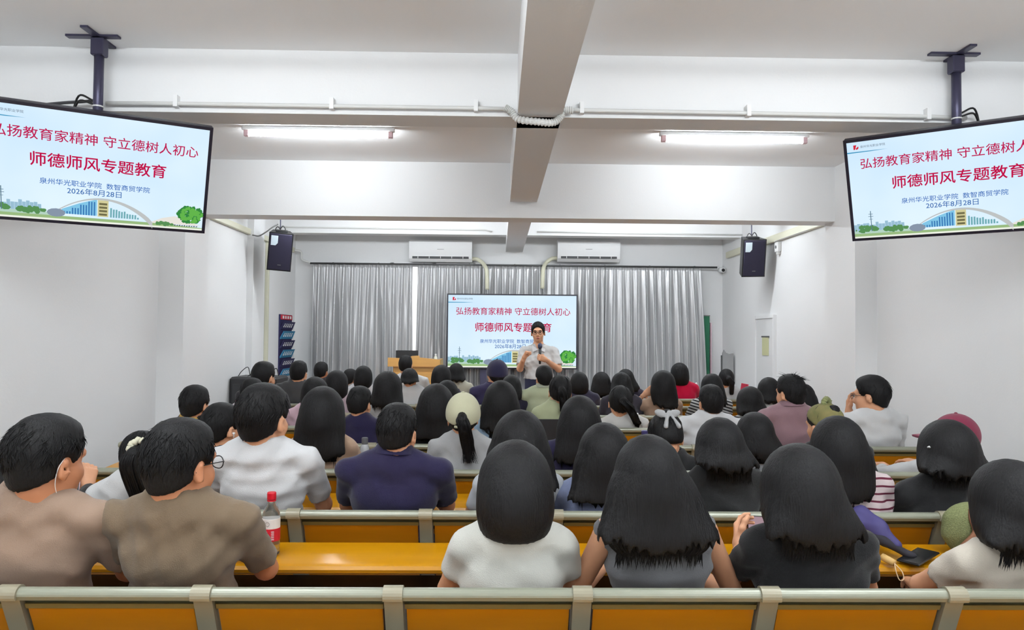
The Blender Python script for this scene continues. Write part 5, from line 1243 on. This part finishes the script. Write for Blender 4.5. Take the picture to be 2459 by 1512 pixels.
S.disp(fold_noise(12, .006)); V, Q = S.net(); link('sleeve', mesh_from('sleeve', V - np.array(u1), Q, True), BU, um)
h0 = Vector(PY(2118, 1336, 2.70)); h1 = Vector(PY(2148, 1352, 2.66)); WH = mat('pale_wood_handle', (214, 176, 110), .5)
MB().tube([h0 - u1, (h0 + h1) / 2 - u1, h1 - u1], [.013, .0135, .0125], 14).build('handle', WH, um, True)
MB().tube(bez([h1 - u1, Vector(PY(2152, 1372, 2.64)) - u1, Vector(PY(2160, 1392, 2.63)) - u1, Vector(PY(2170, 1390, 2.63)) - u1, Vector(PY(2166, 1372, 2.64)) - u1, h1 - u1], 6), .0018, 6).build('wrist_strap', mat('strap_cream', (222, 196, 160), .7), um, True)
# tweed bag
gp = PZ(2335, 1330, .692); bg = empty('handbag', (gp[0], gp[1] - .02, .699)); tag(bg, 'green tweed handbag with a brown strap on the desk at the right', 'bag')
S = SDF((-.16, -.10, -.01), (.16, .10, .24), .007); S.ell((0, 0, .08), (.13, .055, .095), .03); S.ell((-.02, 0, .13), (.10, .045, .07), .04); S.half((0, 0, .002), (0, 0, -1), .01); S.disp(fold_noise(4, .004))
link('bag_body', mesh_from('bag_body', *S.net(), True), mat('green_tweed', (112, 118, 78), .95, noise=.5, nscale=180, bump=.6, bscale=250), bg)
MB().tube(bez([(-.10, -.03, .01), (-.085, -.062, .05), (-.045, -.068, .10), (-.05, -.055, .15), (-.02, -.02, .19), (.05, 0, .2)], 6), .011, 8).build('strap', mat('brown_strap', (118, 78, 54), .8), bg, True)
# thermos, cups and bottles among the rows
def small_bottle(u, v, d, h, r_, body, cap, label, zb=None):
    p = PY(u, v, d); t = empty('drink_bottle', (p[0], p[1], .7005)); tag(t, label, 'bottle')
    MB().lathe([(r_ * .9, 0), (r_, .006), (r_, h * .66), (r_ * .72, h * .76), (r_ * .6, h * .8)], 18).build('bottle_body', body, t, True)
    MB().lathe([(r_ * .66, h * .78), (r_ * .7, h * .80), (r_ * .7, h * .98), (r_ * .55, h)], 16).build('cap', cap, t)
small_bottle(1549, 1020, 4.55, .24, .034, mat('green_flask', (70, 124, 110), .35), mat('navy_cap', (50, 46, 90), .4), 'green flask with a navy cap beside the woman with the bow')
small_bottle(876, 1066, 4.52, .19, .028, mat('grey_bottle', (176, 178, 180), .25), mat('grey_cap', (90, 92, 94), .4), 'grey bottle right of the tan blouse')
small_bottle(1527, 985, 6.25, .17, .033, mat('pale_cup', (206, 208, 196), .35), WHITEP, 'pale drink cup right of the white blouse')
small_bottle(1267, 935, 7.15, .22, .034, mat('pink_bottle', (206, 180, 190), .35), mat('pink_red_cap', (206, 50, 84), .4), 'bottle with a red cap in front of the lecturer')
# red folder by the right wall, tissue
p = PY(1780, 925, 8.15); o = MB().box((-.012, -.09, 0), (.012, .09, .31), Matrix.Rotation(.16, 4, 'Y'), bev=.003).build('red_folder', mat('red_cover', (178, 40, 66), .5)); o.location = (p[0], 8.17, .7005); tag(o, 'thin red folder standing upright on a desk by the right wall', 'folder')
p = PY(1671, 925, 8.62); S = SDF((-.05, -.05, -.05), (.05, .05, .07), .006); S.ell((0, 0, 0), (.025, .02, .03), .01); S.cap((0, 0, .01), (.012, 0, .05), .012, .003, .01); S.disp(fold_noise(31, .008))
o = link('tissue', mesh_from('tissue', *S.net(), True), mat('tissue_white', (238, 238, 238), .9)); o.location = tuple(p); tag(o, 'crumpled white tissue in the hand of the woman in red', 'tissue')
# black backpack on the bench
p = PY(984, 1090, 4.15); bk = empty('backpack', (p[0], ROWD[2] + .30, .426)); tag(bk, 'black backpack on the bench left of the woman in the cream cap', 'backpack')
S = SDF((-.2, -.18, 0), (.2, .18, .52), .012); S.ecap((0, 0, .09), (0, -.03, .38), (.13, .08), (.11, .07), .03); S.ell((0, .09, .17), (.12, .05, .13), .03); S.half((0, 0, .003), (0, 0, -1), .01); S.disp(fold_noise(41, .006))
link('bag_body', mesh_from('bag_body', *S.net(), True), mat('black_nylon', (34, 34, 36), .7), bk)
for q in (-1, 1): MB().tube(bez([(q * .06, -.08, .40), (q * .07, -.105, .3), (q * .07, -.10, .16), (q * .05, -.075, .08)], 5), .012, 6).build('strap', mat('black_nylon', (34, 34, 36), .7), bk, True)
# open laptop in the fifth row
p = PY(1345, 1035, 5.05)
lpt = empty('laptop', (p[0] - .02, 5.42, .70)); tag(lpt, 'black laptop lid behind the navy top', 'laptop')
MB().box((-.17, -.10, 0), (.17, .06, .012), bev=.003).build('keyboard_base', BLACK, lpt); MB().box((-.17, .06, .01), (.17, .072, .2), bev=.004).build('lid', BLACK, lpt)
